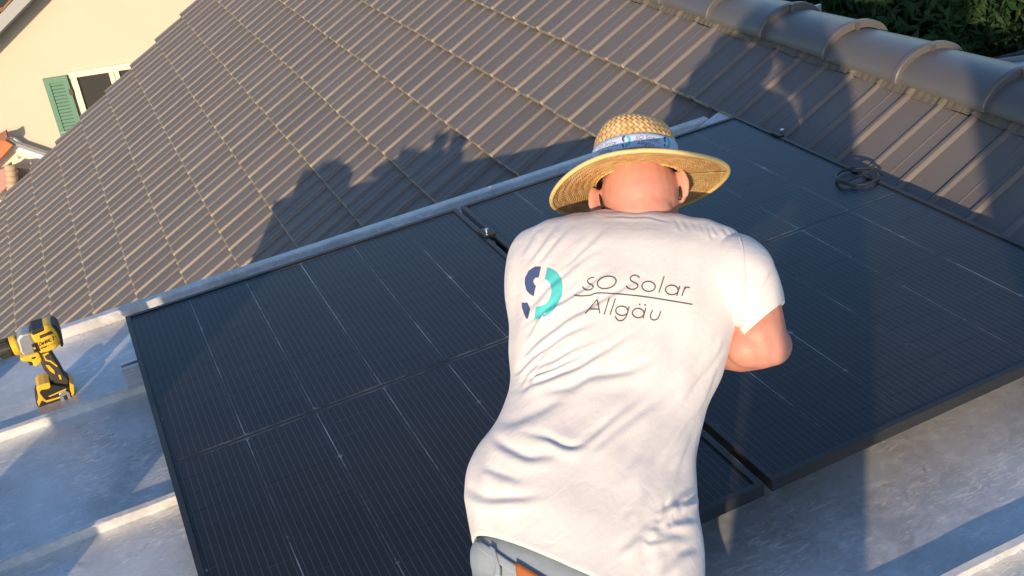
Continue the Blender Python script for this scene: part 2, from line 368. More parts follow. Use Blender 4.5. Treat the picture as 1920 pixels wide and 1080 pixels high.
# deck under the tiles, far slope, gable wall
mb = MB(); mb.prism([slope(.2, YV - .1, -.075), slope(-7.0, YV - .1, -.075), slope(-7.0, .36, -.075), slope(-.4, .36, -.075), slope(-.4, -1.8, -.075), slope(.2, -1.8, -.075)], TN * -.1)
o = mb.build('roof_deck', M['deck'], roof); o.location = ROFF
FS = Vector((math.cos(TH), 0, -math.sin(TH))); AP = Vector((2.85, 0, .135))
mb = MB(); mb.prism([AP + Vector((0, YV - .1, 0)), AP + Vector((0, -1.8, 0)), AP + Vector((0, -1.8, 0)) + FS * 5, AP + Vector((0, YV - .1, 0)) + FS * 5], Vector((-math.sin(TH), 0, -math.cos(TH))) * .15)
o = mb.build('far_slope', M['tile'], roof); o.location = ROFF
mb = MB(); mb.prism([(2.8, YV - .35, -.05), (-3.2, YV - .35, -3.65), (-3.2, YV - .35, GZ), (7, YV - .35, GZ), (7, YV - .35, -2.7)], (0, .2, 0))
o = mb.build('gable_wall', M['wall'], roof); o.location = ROFF
# ridge
RX, RZ = 2.698, .114
RCX, RW = 2.848, .148
def ridge_mesh():
    V = []; F = []; n = 22; st = [(0, 1.14, 0), (.004, 1.18, 0), (.020, 1.185, 0), (.024, 1.09, 0), (.05, 1.06, 0), (.42, .93, 0)]
    for y, k, _ in st:
        for a in range(n + 1):
            t = math.pi * a / n; V.append((-math.cos(t) * RW * (.5 + .5 * k), y, math.sin(t) * .088 * k + (k - 1) * .02))
    for i in range(len(st) - 1):
        for a in range(n): F.append((i * (n + 1) + a, i * (n + 1) + a + 1, (i + 1) * (n + 1) + a + 1, (i + 1) * (n + 1) + a))
    b = len(V)
    for y, k, _ in ((0, 1.0, 0), (.42, .80, 0)):
        for a in range(n + 1):
            t = math.pi * a / n; V.append((-math.cos(t) * (RW * (.5 + .5 * k) - .008), y, math.sin(t) * (.088 * k - .006) - .004))
    for a in range(n): F.append((b + a, b + n + 1 + a, b + n + 2 + a, b + a + 1))
    for a in range(n): F.append((a, b + a, b + a + 1, a + 1))
    L = (len(st) - 1) * (n + 1)
    F.append((0, n + 1, 2 * (n + 1), 3 * (n + 1), 4 * (n + 1), L, b + n + 1, b)); F.append(tuple(x + n for x in (0, b - 0, b + n + 1, L, 4 * (n + 1), 3 * (n + 1), 2 * (n + 1), n + 1)) if False else (n, b + n, b + 2 * n + 1, L + n, 4 * (n + 1) + n, 3 * (n + 1) + n, 2 * (n + 1) + n, 2 * n + 1))
    me = bpy.data.meshes.new('ridge_tile'); me.from_pydata(V, [], F); me.materials.append(M['ridge'])
    me.polygons.foreach_set('use_smooth', [True] * len(me.polygons))
    bm = bmesh.new(); bm.from_mesh(me); bmesh.ops.recalc_face_normals(bm, faces=bm.faces[:])
    for e in bm.edges:
        if len(e.link_faces) == 2 and e.calc_face_angle(0) > R(32): e.smooth = False
    bm.to_mesh(me); bm.free(); return me
RME = ridge_mesh()
clip = MB()
arc = [Vector((-math.cos(t) * .168, 0, math.sin(t) * .104)) for t in [R(90 + d) for d in range(-14, 15, 4)]]
for i in range(len(arc) - 1):
    a, b = arc[i], arc[i + 1]
clip.box((-.006, -.006, .100), (.006, .020, .1065)); clip.box((-.008, -.009, .072), (.008, -.004, .108))
CME = clip.build('clip', M['clip'], None).data; bpy.data.objects.remove(bpy.data.objects['clip'])
for k in range(-5, 21):
    y = -.005 + .398 * k
    if y < -2.0 or y > YV - .2: continue
    o = bpy.data.objects.new('ridge_tile', RME); COL.objects.link(o); o.parent = roof
    o.location = Vector((RCX + random.gauss(0, .002), y, RZ + random.gauss(0, .0015))) + ROFF; o.rotation_euler = (random.gauss(0, .004), 0, random.gauss(0, .006))
    c = bpy.data.objects.new('clip', CME); COL.objects.link(c); c.parent = o
# pleated vent strip below the ridge edge, draped over the ribs
V = []; F = []; NY = 900
for k in range(NY + 1):
    y = -1.75 + (YV - .1 + 1.75) * k / NY
    yy = ((YV - .15 - y) % WT + .15) % .15
    bz = tile_h((YV - .15 + .168 - y) % .30) + .0035
    wv = .0022 * math.sin(k * 1.9) + .004 * math.sin(k * .21)
    for (s, h) in ((.315, .016), (.285, .010 + bz * .4), (.250 + .003 * math.sin(k * .13), bz + .004), (.238 + .004 * math.sin(k * .13 + 1), bz + .001)):
        t = s + .117
        q = slope(-.117, y) + tl * t + tn * (h + wv * .5); V.append(q + ROFF)
for k in range(NY):
    for a in range(3): F.append((k * 4 + a, k * 4 + a + 1, k * 4 + 5 + a, k * 4 + 4 + a))
o = obj('ridge_vent_strip', V, F, M['vent'], roof)
so = o.modifiers.new('s', 'SOLIDIFY'); so.thickness = .0015

# ------------------------------------------------------------------ metal roof
PZ = -.135; SZ = -.100
mroof = empty('metal_roof', (1.0, -1.5, PZ)); tag(mroof, 'flat standing seam zinc roof under the solar panels', 'roof'); MO = -Vector(mroof.location)
XL, XR = -1.08, 2.246
seams = [-.252 - .61 * k for k in range(0, 8)]
edges = [.262] + seams + [-5.4]
for a, b in zip(edges[:-1], edges[1:]):
    V = []; F = []; nx, ny = 40, 8
    for i in range(nx + 1):
        for j in range(ny + 1):
            x = XL + (XR - XL) * i / nx; y = a + (b - a) * j / ny
            e = math.sin(math.pi * j / ny)
            V.append((x, y, PZ + .0022 * e * (math.sin(x * 5.1 + a * 9) + math.sin(x * 11.7 + a * 5) * .6)))
    for i in range(nx):
        for j in range(ny): F.append((i * (ny + 1) + j, (i + 1) * (ny + 1) + j, (i + 1) * (ny + 1) + j + 1, i * (ny + 1) + j + 1))
    o = obj('sheet_pan', V, [f[::-1] for f in F], M['metal'], mroof, True); o.location = MO
def seam_mesh(y):
    mb = MB(); prof = [(-.0015, -.002), (-.0015, .030), (-.010, .030), (-.012, .034), (.003, .036), (.0035, .020), (.0025, -.002)]
    n = len(prof); st = [XL + (XR - XL) * k / 60 for k in range(61)]
    V = []; F = []
    for x in st:
        wob = .0012 * math.sin(x * 6 + y * 3) + .0008 * math.sin(x * 17 + y)
        for (a, h) in prof: V.append((x, y + a + wob, PZ + h + .0006 * math.sin(x * 23)))
    for i in range(60):
        for k in range(n): F.append((i * n + k, (i + 1) * n + k, (i + 1) * n + (k + 1) % n, i * n + (k + 1) % n))
    mb.add(V, F); return mb
for y in seams:
    o = seam_mesh(y).build('standing_seam', M['seam'], mroof); o.location = MO
mb = MB(); mb.prism([(XL, .266, PZ - .01), (XL, .264, SZ - .002), (XL, .268, SZ + .003), (XL, .296, SZ + .003), (XL, .304, SZ - .003), (XL, .306, SZ - .05), (XL, .300, SZ - .05)], (2.335 - XL, 0, 0))
o = mb.build('edge_trim', M['seam'], mroof); o.location = MO
mb = MB(); mb.box((XL, .29, -4), (2.4, .305, SZ - .02)); o = mb.build('cheek_wall', M['seam'], mroof); o.location = MO
mb = MB(); mb.box((XL + .01, -5.38, -4), (2.2, .28, PZ - .012)); o = mb.build('roof_slab', M['wall'], mroof); o.location = MO
mb = MB(); mb.prism([(XR - .02, -5.4, PZ - .002), (XR + .14, -5.4, PZ + .055), (XR + .14, .26, PZ + .055), (XR - .02, .26, PZ - .002)], (0, 0, -.004)); o = mb.build('ridge_side_flashing', M['metal'], mroof); o.location = MO

# ------------------------------------------------------------------ solar panels
PW, PL = 1.134, 1.762
def panel_meshes():
    d = {}
    mb = MB(); T = .030; L = .014
    # frame: outer wall, top lip, inner lip
    for (a, b) in (((0, -PL, -T), (.002, 0, 0)), ((PW - .002, -PL, -T), (PW, 0, 0)), ((.002, -.002, -T), (PW - .002, 0, 0)), ((.002, -PL, -T), (PW - .002, -PL + .002, 0))): mb.box(a, b)
    for (a, b) in (((.002, -PL + .002, -.0018), (L, -.002, 0)), ((PW - L, -PL + .002, -.0018), (PW - .002, -.002, 0)), ((L, -L, -.0018), (PW - L, -.002, 0)), ((L, -PL + .002, -.0018), (PW - L, -PL + L, 0))): mb.box(a, b)
    for (a, b) in (((.002, -PL + .002, -T), (.03, -.002, -T + .0018)), ((PW - .03, -PL + .002, -T), (PW - .002, -.002, -T + .0018))): mb.box(a, b)
    d['frame'] = mb
    d['back'] = MB().box((.003, -PL + .003, -.0085), (PW - .003, -.003, -.0070))
    d['gap'] = MB().box((.0165, -.871, -.0068), (PW - .0165, -.0205, -.0064)).box((.0165, -PL + .0205, -.0068), (PW - .0165, -.892, -.0064))
    d['glass'] = MB().box((.0025, -PL + .0025, -.0046), (PW - .0025, -.0025, -.0022))
    return d
pm = panel_meshes()
CWd, CH = .1822, .0699
def cell_mesh(kind):
    a, b, c = CWd / 2, CH / 2, .0065
    top = [(-a + c, b), (a - c, b)] if kind == 0 else [(-a, b), (a, b)]
    bot = [(a - c, -b), (-a + c, -b)] if kind == 2 else [(a, -b), (-a, -b)]
    v = [(-a, b - c)] + top + [(a, b - c), (a, -b + c)] + bot + [(-a, -b + c)] if kind in (0, 2) else top + bot
    P = []
    for q in v:
        if not P or (abs(P[-1][0] - q[0]) + abs(P[-1][1] - q[1]) > 1e-6): P.append(q)
    if abs(P[0][0] - P[-1][0]) + abs(P[0][1] - P[-1][1]) < 1e-6: P.pop()
    me = bpy.data.meshes.new('cell'); n = len(P)
    me.from_pydata([(x, y, 0) for x, y in P], [], [tuple(range(n))[::-1]]); me.materials.append(M['cell']); return me
CM = [cell_mesh(0), cell_mesh(1), cell_mesh(2)]
PME = None
def build_panel(loc, label, rz=0., cells=True):
    global PME
    root = empty('solar_panel', loc); root.rotation_euler = (0, 0, rz); tag(root, label, 'solar panel', 'black glass solar panels laid on the zinc roof')
    if PME is None:
        PME = {}
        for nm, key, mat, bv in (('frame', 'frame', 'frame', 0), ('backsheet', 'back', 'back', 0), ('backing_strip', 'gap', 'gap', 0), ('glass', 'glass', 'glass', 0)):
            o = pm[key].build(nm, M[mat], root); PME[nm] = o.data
        rb = MB()
        for k in range(5):
            x = .199 + .184 * k; x0 = x - .0007
            rb.box((x0, -.870, -.0063), (x + .0007, -.022, -.0058)); rb.box((x0, -PL + .022, -.0063), (x + .0007, -.893, -.0058))
        for y in (-.0195, -PL + .0195): rb.box((.02, y - .0011, -.0064), (PW - .02, y + .0011, -.0060))
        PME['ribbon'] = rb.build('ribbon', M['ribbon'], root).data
        cb_ = MB()
        for y in (-.8745, -.8885): cb_.box((.02, y - .0009, -.0064), (PW - .02, y + .0009, -.0060))
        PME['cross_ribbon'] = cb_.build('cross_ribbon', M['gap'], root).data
    else:
        for nm, me in PME.items(): mobj(nm, me, None, root)
    if cells:
        for r in range(24):
            for c in range(6):
                o = bpy.data.objects.new('cell', CM[r % 3]); COL.objects.link(o); o.parent = root
                y = -(.0205 + .0708 * (r + .5)) if r < 12 else -(.8925 + .0708 * (r - 12 + .5))
                o.location = (.016 + .0922 + .184 * c, y, -.0060)
    return root
build_panel((0, 0, 0), 'black solar panel left of the kneeling man, next to the drill')
build_panel((1.154, 0, .0012), 'black solar panel on the right with a cable coil lying on it')
# rails under the panels, resting on the seams
for (y, lab) in ((-.252, 'silver mounting rail stub sticking out under the left panel edge'), (-1.472, 'silver mounting rail hidden below the lower half of the panels')):
    r = empty('mounting_rail', (0, y, SZ)); tag(r, lab, 'rail', 'rails carrying the panels')
    mb = MB(); x1 = 2.26; x0 = -.052 if y > -1 else .05
    mb.prism([(x0, -.030, .002), (x0, -.030, .014), (x0, -.020, .014), (x0, -.020, .068), (x0, -.009, .0685), (x0, -.009, .050), (x0, .009, .050), (x0, .009, .0685), (x0, .020, .068), (x0, .020, .014), (x0, .034, .014), (x0, .034, .002)], (x1 - x0, 0, 0))
    o = mb.build('rail_profile', M['alu'], r)
    mb = MB()
    for k in range(4): mb.box((x0, -.0215, .020 + k * .011), (x1, -.0195, .0235 + k * .011))
    mb.build('rail_groove', M['alu'], r)
def clampobj(x, y, lab, end=False):
    r = empty('panel_clamp', (x, y, -.03)); tag(r, lab, 'clamp', 'black clamps holding the panel edges')
    mb = MB()
    if end: mb.box((-.014, -.026, .032), (.006, .026, .036)); mb.box((.003, -.026, -.0), (.007, .026, .036)); mb.box((.003, -.026, .0), (.030, .026, .004))
    else: mb.box((-.021, -.030, .0325), (.021, .030, .0362)); mb.box((-.0075, -.030, .0), (-.0055, .030, .0325)); mb.box((.0055, -.030, .0), (.0075, .030, .0325))
    mb.build('clamp_body', M['frame'], r, bevel=.0008)
    bx = .018 if end else 0
    mb = MB(); mb.cyl((bx, 0, .004 if end else .0362), (bx, 0, .0445), .0072, 14); mb.cyl((bx, 0, .0445), (bx, 0, .0447), .0045, 6)
    mb.build('bolt', M['steel'], r, bevel=.001)
    if not end:
        mb = MB(); mb.box((-.0055, -.055, -.02), (.0055, -.031, .016)); mb.build('slot_nut', M['alu'], r)
clampobj(1.144, -.254, 'black mid clamp with shiny bolt in the gap between the two panels')
clampobj(2.290, -.256, 'black end clamp with a bolt at the right edge of the right panel', True)
# cable coil
ln = MB()
pts = []
c0 = Vector((2.246, -.728, .0085)); ax1 = Vector((.064, .0, 0)); ax2 = Vector((0, .064, 0))
for k in range(44):
    t = k * 2 * math.pi / 36 + 2.2; q = c0 + ax1 * math.cos(t) * (1 + .012 * math.sin(k * .4)) + ax2 * math.sin(t) * (1 + .012 * math.cos(k * .3)); q.z += .007 * max(0, (k - 32) / 12) + .0 ; pts.append(q)
for k, e in enumerate(((2.300, -.73, .012), (2.335, -.715, -.006), (2.352, -.725, -.022))): pts.append(Vector(e))
o = ln.tube(pts, .0042, 8).build('cable_coil', M['cable'], None, True); tag(o, 'small coil of black cable on the right panel edge', 'cable')
# third panel seen just over the ridge
r = empty('roof_panel_beyond_ridge', (2.98, .3, .1)); tag(r, 'dark panel edge showing just above the ridge tiles', 'solar panel')
dv = ray(1526, 11); pe = CAM + dv * ((3.10 - CAM.x) / dv.x); r.location = pe
mb = MB(); mb.prism([(0, 0, 0), (0, 0, -.030), (1.1, 0, -.030 - 1.1 * .577), (1.1, 0, -1.1 * .577)], (0, 1.75, 0)); mb.build('frame', M['frame'], r)
mb = MB(); mb.prism([(.012, .012, .0015 - .007), (.012, 1.738, .0015 - .007), (1.09, 1.738, .0015 - 1.09 * .577), (1.09, .012, .0015 - 1.09 * .577)], (0, 0, .001)); mb.build('glass', M['back'], r)
mb = MB(); mb.box((-.004, -.012, -.034), (.03, -.001, .002)); mb.build('end_cap', M['alu'], r)
mb = MB(); mb.box((.02, .1, -.25), (.05, .14, -.04)); mb.box((.02, 1.4, -.25), (.05, 1.44, -.04)); mb.build('bracket', M['alu'], r)

# ------------------------------------------------------------------ yellow house behind the gable
G = Vector((-.0464, -.0582, -.9972)).normalized(); UP = -G
e1 = Vector((.99892, 0, -.04646)); e2 = Vector((-.0027, .9983, -.05817))
WD = (e1 * math.cos(R(-18)) + e2 * math.sin(R(-18))).normalized(); WNrm = WD.cross(UP).normalized()
if WNrm.y > 0: WNrm = -WNrm
WO = at(150, 140, 19.0)
def wp(px, py, off=0.): return hit(px, py, WNrm, WO + WNrm * off)       # a picture point on the wall plane
hs = empty('yellow_house', WO); tag(hs, 'pale yellow rendered house with green shutters behind the tile roof', 'house'); HO = -WO
def loc(o): o.location = HO; return o
def wl(a, b, off=0): return WO + WD * a + UP * b + WNrm * off
def wuv(px, py): q = wp(px, py) - WO; return q.dot(WD), q.dot(UP)
r0 = wuv(-2, 70); r1 = wuv(66, 0); k = (r1[1] - r0[1]) / (r1[0] - r0[0])
def rk(a): return r0[1] + k * (a - r0[0])
A0, A1 = -6.0, 6.5
mb = MB(); mb.prism([wl(A0, -6), wl(A1 * 2, -6), wl(A1 * 2, rk(A1) - k * A1), wl(A1, rk(A1)), wl(A0, rk(A0))], -WNrm * .3); loc(mb.build('wall', M['stucco'], hs))
# gable overhang: soffit board, verge tiles, roof
ov = .45
n_up = (UP - WD * k).normalized(); al = (WD + UP * k).normalized()
mb = MB(); P0 = wl(A0, rk(A0)); P1 = wl(A1, rk(A1))
mb.prism([P0, P1, P1 + WNrm * ov, P0 + WNrm * ov], n_up * .03); loc(mb.build('soffit', M['gable'], hs))
mb = MB(); mb.prism([P0 + WNrm * (ov + .0), P1 + WNrm * (ov + .0), P1 + WNrm * (ov + .0) + n_up * .17, P0 + WNrm * (ov + .0) + n_up * .17], WNrm * .03); loc(mb.build('verge_board', M['gable'], hs))
rf = loc(MB().prism([P0 + n_up * .10, P1 + n_up * .10, P1 + n_up * .10 - WNrm * 6, P0 + n_up * .10 - WNrm * 6], n_up * .05).build('roof', M['terracotta'], hs))
Ltot = (P1 - P0).length; nt_ = int(Ltot / .34)
for i in range(nt_):
    q = P0 + al * (i * .34)
    tt = MB().prism([q + WNrm * (ov + .05) + n_up * .17, q + al * .40 + WNrm * (ov + .05) + n_up * .19, q + al * .40 - WNrm * .2 + n_up * .21, q - WNrm * .2 + n_up * .19], n_up * .03 + al * .0)
    a_, b_ = pix(q)
    if a_ < -150 or a_ > 400: continue
    o = tt.build('verge_tile', M['terracotta'], rf)
    for j in range(1, 5): pass
# window with shutter
def wrect(name, px, mat, parent, off, th, bevel=0):
    mb = MB(); mb.prism([wp(*p, off) for p in px], WNrm * th); o = mb.build(name, mat, parent, bevel=bevel)
    if parent is hs: o.location = HO
    return o
z = lambda x, y: (80 + x / 5.4, 120 + y / 5.4)
def quad(u0, v0, u1, v1): return [(u0, v0), (u1, v0), (u1, v1), (u0, v1)]
wa, wb = wuv(*z(285, 82)); we, _ = wuv(*z(905, 0)); WH = 1.55; WW = we - wa
def wbox(name, u0, v0, u1, v1, mat, parent, o0, o1, bevel=0):
    mb = MB(); mb.prism([wl(u0, v0, o0), wl(u1, v0, o0), wl(u1, v1, o0), wl(u0, v1, o0)], WNrm * (o1 - o0)); o = mb.build(name, mat, parent, bevel=bevel)
    if parent is hs: o.location = HO
    return o
WW = 1.35
win = wbox('window', wa, wb - WH, wa + WW, wb, M['pane'], hs, .004, .012)
for nm, u0, v0, u1, v1, q in (('frame', wa - .03, wb - .085, wa + WW + .03, wb + .01, .06), ('frame', wa - .02, wb - WH, wa + .075, wb - .086, .055), ('frame', wa + WW - .075, wb - WH, wa + WW + .02, wb - .086, .055), ('mullion', wa + WW / 2 - .085, wb - WH, wa + WW / 2 - .01, wb - .086, .052), ('mullion', wa + WW / 2 + .0, wb - WH, wa + WW / 2 + .07, wb - .086, .045), ('sill', wa - .08, wb - WH - .06, wa + WW + .08, wb - WH - .002, .12)):
    wbox(nm, u0, v0, u1, v1, M['cream'], win, .013, q)
wbox('curtain', wa + WW * .72, wb - WH * .9, wa + WW * .80, wb - .09, M['cream'], win, .0125, .02)
sa, sb = wuv(*z(10, 142)); SWd = wa - .06 - sa; SH = 1.62
shf = wbox('shutter', sa, sb - SH, sa + SWd, sb, M['black'], hs, .03, .05)  # dark plate stands in for the shade between the slats
f = .085
for (u0, v0, u1, v1) in ((sa, sb - SH, sa + f, sb), (sa + SWd - f, sb - SH, sa + SWd, sb), (sa + f, sb - f, sa + SWd - f, sb), (sa + f, sb - SH, sa + SWd - f, sb - SH + f)):
    wbox('shutter_rail', u0, v0, u1, v1, M['green'], shf, .0505, .078)
ns = 26
for i in range(ns):
    v = sb - SH + f + (SH - 2 * f) * (i + .5) / ns; h = (SH - 2 * f) / ns * .36
    mb = MB(); mb.prism([wl(sa + f, v - h, .051), wl(sa + f, v - h, .072), wl(sa + f, v + h, .055), wl(sa + f, v + h, .051)], WD * (SWd - 2 * f)); mb.build('slat', M['green'], shf)
wbox('shutter_latch', sa + .02, sb - SH * .56, sa + .2, sb - SH * .545, M['gable'], shf, .079, .09)
wbox('hinge', sa + SWd - .03, sb - .32, sa + SWd + .03, sb - .22, M['black'], shf, .079, .095)

# lower annex in front of the yellow wall
an = empty('annex', wp(30, 300, 1.5)); tag(an, 'low annex with white gutter, orange board and pink roof at the left edge', 'building'); AO = -an.location
zz = lambda x, y: (x / 7.72, 220 + y / 7.72)
def apoly(name, pts, mat, off, th, parent=None):
    mb = MB(); mb.prism([wp(*zz(*p), off) for p in pts], -WNrm * th); o = mb.build(name, mat, parent or an)
    if parent is None: o.location = AO
    return o
apoly('fascia_wall', [(-300, 760), (60, 560), (185, 400), (900, 640), (900, 1500), (-300, 1500)], M['cream'], .06, .05)
apoly('fascia_board', [(135, 462), (187, 398), (900, 620), (900, 700)], M['gutter'], .12, .05)
gt = apoly('gutter', [(90, 315), (120, 298), (210, 308), (310, 385), (900, 590), (900, 640), (185, 402)], M['gutter'], .20, .06)
mb = MB(); q0 = wp(*zz(120, 318), .22); q1 = wp(*zz(230, 385), .23); q2 = wp(*zz(900, 612), .23); mb.tube([q0, q1, q2], [.035, .035, .035], 10); o = mb.build('gutter_bead', M['gable'], gt); o.parent = an; o.location = AO
apoly('orange_board', [(-300, 420), (-60, 350), (75, 340), (185, 400), (120, 475), (0, 605), (-300, 900)], M['brick'], .34, .05)
apoly('roof_edge', [(-300, 420), (-300, 300), (0, 240), (84, 188), (106, 290), (75, 338), (-60, 348)], M['terracotta'], .40, .06)
apoly('wall_vent', [(240, 540), (320, 582), (262, 612)], M['gable'], .065, .02)
apoly('pink_roof', [(-300, 900), (50, 740), (112, 690), (146, 960), (-100, 1200), (-300, 1300)], M['pink'], .55, .2)
for i in range(5):
    c = wp(*zz(150 + i * 9, 690 + i * 82), .62); c2 = wp(*zz(162 + i * 9, 690 + (i + 1) * 84), .64)
    mb = MB(); mb.cyl(c, c2, .10, 14, .085); o = mb.build('hip_tile', M['terr2'], an, True); o.location = AO
for i in range(4):
    apoly('roof_tile', [(225, 725 + i * 70), (520, 760 + i * 70), (520, 815 + i * 70), (230, 785 + i * 70)], M['terr2'], .35 + .03 * i, .06)

# ------------------------------------------------------------------ trees and low roofs beyond the ridge
def leaf_cloud(name, blobs, n, size, mat, parent, off):
    rg = np.random.default_rng(abs(hash(name)) % 1000 if False else len(blobs) * 7 + n)
    V = []; F = []
    for k in range(n):
        c, rr = blobs[rg.integers(len(blobs))]
        d = rg.normal(size=3); d /= np.linalg.norm(d); rad = rr * (.62 + .42 * rg.random() ** .6)
        p = np.array(c) + d * rad * np.array([1, 1, .8])
        a = rg.normal(size=3); a /= np.linalg.norm(a); a[2] -= .5; b = np.cross(a, d + .3 * rg.normal(size=3)); b /= np.linalg.norm(b) + 1e-9; a /= np.linalg.norm(a)
        s = size * (.6 + .7 * rg.random()); i = len(V); nn = np.cross(a, b)
        V += [p - a * s, p - b * s * .36 + nn * s * .1 - a * s * .2, p + a * s, p + b * s * .36 + nn * s * .1 - a * s * .2]; F += [(i, i + 1, i + 2), (i, i + 2, i + 3)]
    o = obj(name, [tuple(np.array(v) + np.array(off)) for v in V], F, mat, parent); return o
def tree(lab, base, blobs, n, size, mat, group='trees beyond the ridge'):
    t = empty('tree', base); tag(t, lab, 'tree', group); B = Vector(base)
    top = Vector(blobs[0][0])
    mb = MB(); mid = (B + top) / 2 + Vector((.15, .1, 0)); mb.tube([B - B, mid - B, top - B], [.20, .14, .05], 10)
    for c, rr in blobs[1:]:
        mb.tube([(mid - B) * .9, (mid + Vector(c)) / 2 - B + Vector((0, 0, .1)), Vector(c) - B], [.08, .05, .015], 7)
    mb.build('trunk', M['bark'], t, True)
    leaf_cloud('crown', [(tuple(c), r) for c, r in blobs], n, size, mat, t, -B); return t
def grow(px0, px1, py0, py1, d0, d1, nb, rr, seed):
    rg = random.Random(seed); out = []
    for i in range(nb): out.append((at(rg.uniform(px0, px1), rg.uniform(py0, py1), rg.uniform(d0, d1)), rg.uniform(*rr)))
    return out
tb = grow(1480, 1790, -110, 95, 8.6, 10.2, 42, (.35, .62), 3); tree('leafy mid green tree behind the ridge, right of the dark panel edge', (6.6, 3.9, GZ), tb, 20000, .058, M['leaf'])
tb = grow(1780, 2010, -130, 110, 10.0, 11.6, 34, (.45, .75), 5); tree('dense dark green tree at the top right corner', (9.2, 3.0, GZ), tb, 12000, .055, M['leaf2'])
tb = grow(1430, 1640, -160, 40, 11.2, 12.6, 26, (.5, .9), 8); tree('dark tree behind the mid green one, above the ridge panel', (8.2, 6.8, GZ), tb, 9000, .075, M['leaf2'])
# pale canopy and slate roof at the right edge
def slabpx(name, pts, th, mat, parent, off):
    mb = MB(); mb.prism([Vector(p) + off for p in pts], Vector((0, 0, -th))); return mb.build(name, mat, parent)
cb = empty('canopy_roof', at(1890, 130, 6.2)); tag(cb, 'pale blue canopy roof with a dark rim behind the ridge at the right edge', 'canopy'); o_ = -cb.location
a = at(1836, 124, 6.8); b = at(1990, 104, 6.6); c = at(2010, 190, 5.6); d = at(1815, 200, 5.7)
slabpx('canopy_sheet', [a, b, c, d], .02, M['canopy'], cb, o_)
mb = MB(); mb.tube([a + o_ + Vector((0, 0, .01)), b + o_ + Vector((0, 0, .01))], .020, 8); mb.build('rim', M['gable'], cb)
mb = MB(); mb.cyl(b + o_, Vector((b.x, b.y, GZ)) + o_, .05, 8); mb.cyl(a + o_, Vector((a.x, a.y, GZ)) + o_, .05, 8); mb.cyl(c + o_, Vector((c.x, c.y, GZ)) + o_, .05, 8); mb.build('post', M['gable'], cb)
sb_ = empty('slate_roof', at(1900, 100, 8.5)); tag(sb_, 'rough grey slate roof of a shed below the dark tree', 'shed'); o_ = -sb_.location
u0 = at(1840, 114, 8.0); u1 = at(2050, 60, 8.6); u2 = at(2060, 105, 7.4); u3 = at(1850, 150, 7.2)
for i in range(5):
    for j in range(7):
        f0, f1 = i / 5, (i + 1.15) / 5; g0, g1 = j / 7, (j + .96) / 7
        L = lambda s, t: (u0.lerp(u1, s)).lerp(u3.lerp(u2, s), t)
        mb = MB(); mb.prism([L(g0, f0) + o_, L(g1, f0) + o_, L(g1, f1) + o_ + Vector((0, 0, .03)), L(g0, f1) + o_ + Vector((0, 0, .03))], (0, 0, -.02)); mb.build('slate', M['shingle'], sb_)
mb = MB(); qq = [L(.02, .02), L(.98, .02), L(.98, .98), L(.02, .98)]; mb.prism([q + o_ - Vector((0, 0, .06)) for q in qq], (0, 0, -3)); mb.build('shed_wall', M['wall'], sb_)

# ------------------------------------------------------------------ the kneeling worker
def capsule(bm, p0, r0, p1, r1, n=16, m=6):
    p0, p1 = Vector(p0), Vector(p1); ax = (p1 - p0); L = ax.length; ax = ax.normalized() if L > 1e-6 else Vector((0, 0, 1)); a = ax.orthogonal().normalized(); b = ax.cross(a)
    rings = []
    for i in range(m + 1): t = -math.pi / 2 + math.pi / 2 * i / m; rings.append((p0 + ax * (r0 * math.sin(t)), max(r0 * math.cos(t), 1e-4)))
    for i in range(m + 1): t = math.pi / 2 * i / m; rings.append((p1 + ax * (r1 * math.sin(t)), max(r1 * math.cos(t), 1e-4)))
    vs = [[bm.verts.new(c + (a * math.cos(2 * math.pi * k / n) + b * math.sin(2 * math.pi * k / n)) * rr) for k in range(n)] for c, rr in rings]
    for i in range(len(vs) - 1):
        for k in range(n): bm.faces.new((vs[i][k], vs[i][(k + 1) % n], vs[i + 1][(k + 1) % n], vs[i + 1][k]))
    bm.faces.new(vs[0][::-1]); bm.faces.new(vs[-1])
def ellip(bm, c, ax, ra, n=24, m=14):
    c = Vector(c); vs = []
    for i in range(m + 1):
        t = -math.pi / 2 + math.pi * i / m
        vs.append([bm.verts.new(c + ax[0] * (ra[0] * max(math.cos(t), 1e-3) * math.cos(2 * math.pi * k / n)) + ax[1] * (ra[1] * max(math.cos(t), 1e-3) * math.sin(2 * math.pi * k / n)) + ax[2] * (ra[2] * math.sin(t))) for k in range(n)])
    for i in range(m):
        for k in range(n): bm.faces.new((vs[i][k], vs[i][(k + 1) % n], vs[i + 1][(k + 1) % n], vs[i + 1][k]))
    bm.faces.new(vs[0][::-1]); bm.faces.new(vs[-1])
def remeshed(name, bm, mat, parent, voxel=.006, smooth=4, off=None):
    me = bpy.data.meshes.new(name); bmesh.ops.recalc_face_normals(bm, faces=bm.faces[:]); bm.to_mesh(me); bm.free()
    o = bpy.data.objects.new(name, me); COL.objects.link(o)
    md = o.modifiers.new('r', 'REMESH'); md.mode = 'VOXEL'; md.voxel_size = voxel; md.use_smooth_shade = True
    sm = o.modifiers.new('s', 'SMOOTH'); sm.iterations = smooth; sm.factor = .5
    dg = bpy.context.evaluated_depsgraph_get(); dg.update(); me2 = bpy.data.meshes.new_from_object(o.evaluated_get(dg))
    o.modifiers.clear(); o.data = me2; bpy.data.meshes.remove(me); me2.name = name
    me2.materials.clear(); me2.materials.append(mat); me2.polygons.foreach_set('use_smooth', [True] * len(me2.polygons))
    if off is not None: me2.transform(Matrix.Translation(off))
    o.parent = parent; return o
def limb(bm, pts):                                    # [(point, radius), ...]
    for (a, ra), (b, rb) in zip(pts[:-1], pts[1:]): capsule(bm, a, ra, b, rb)
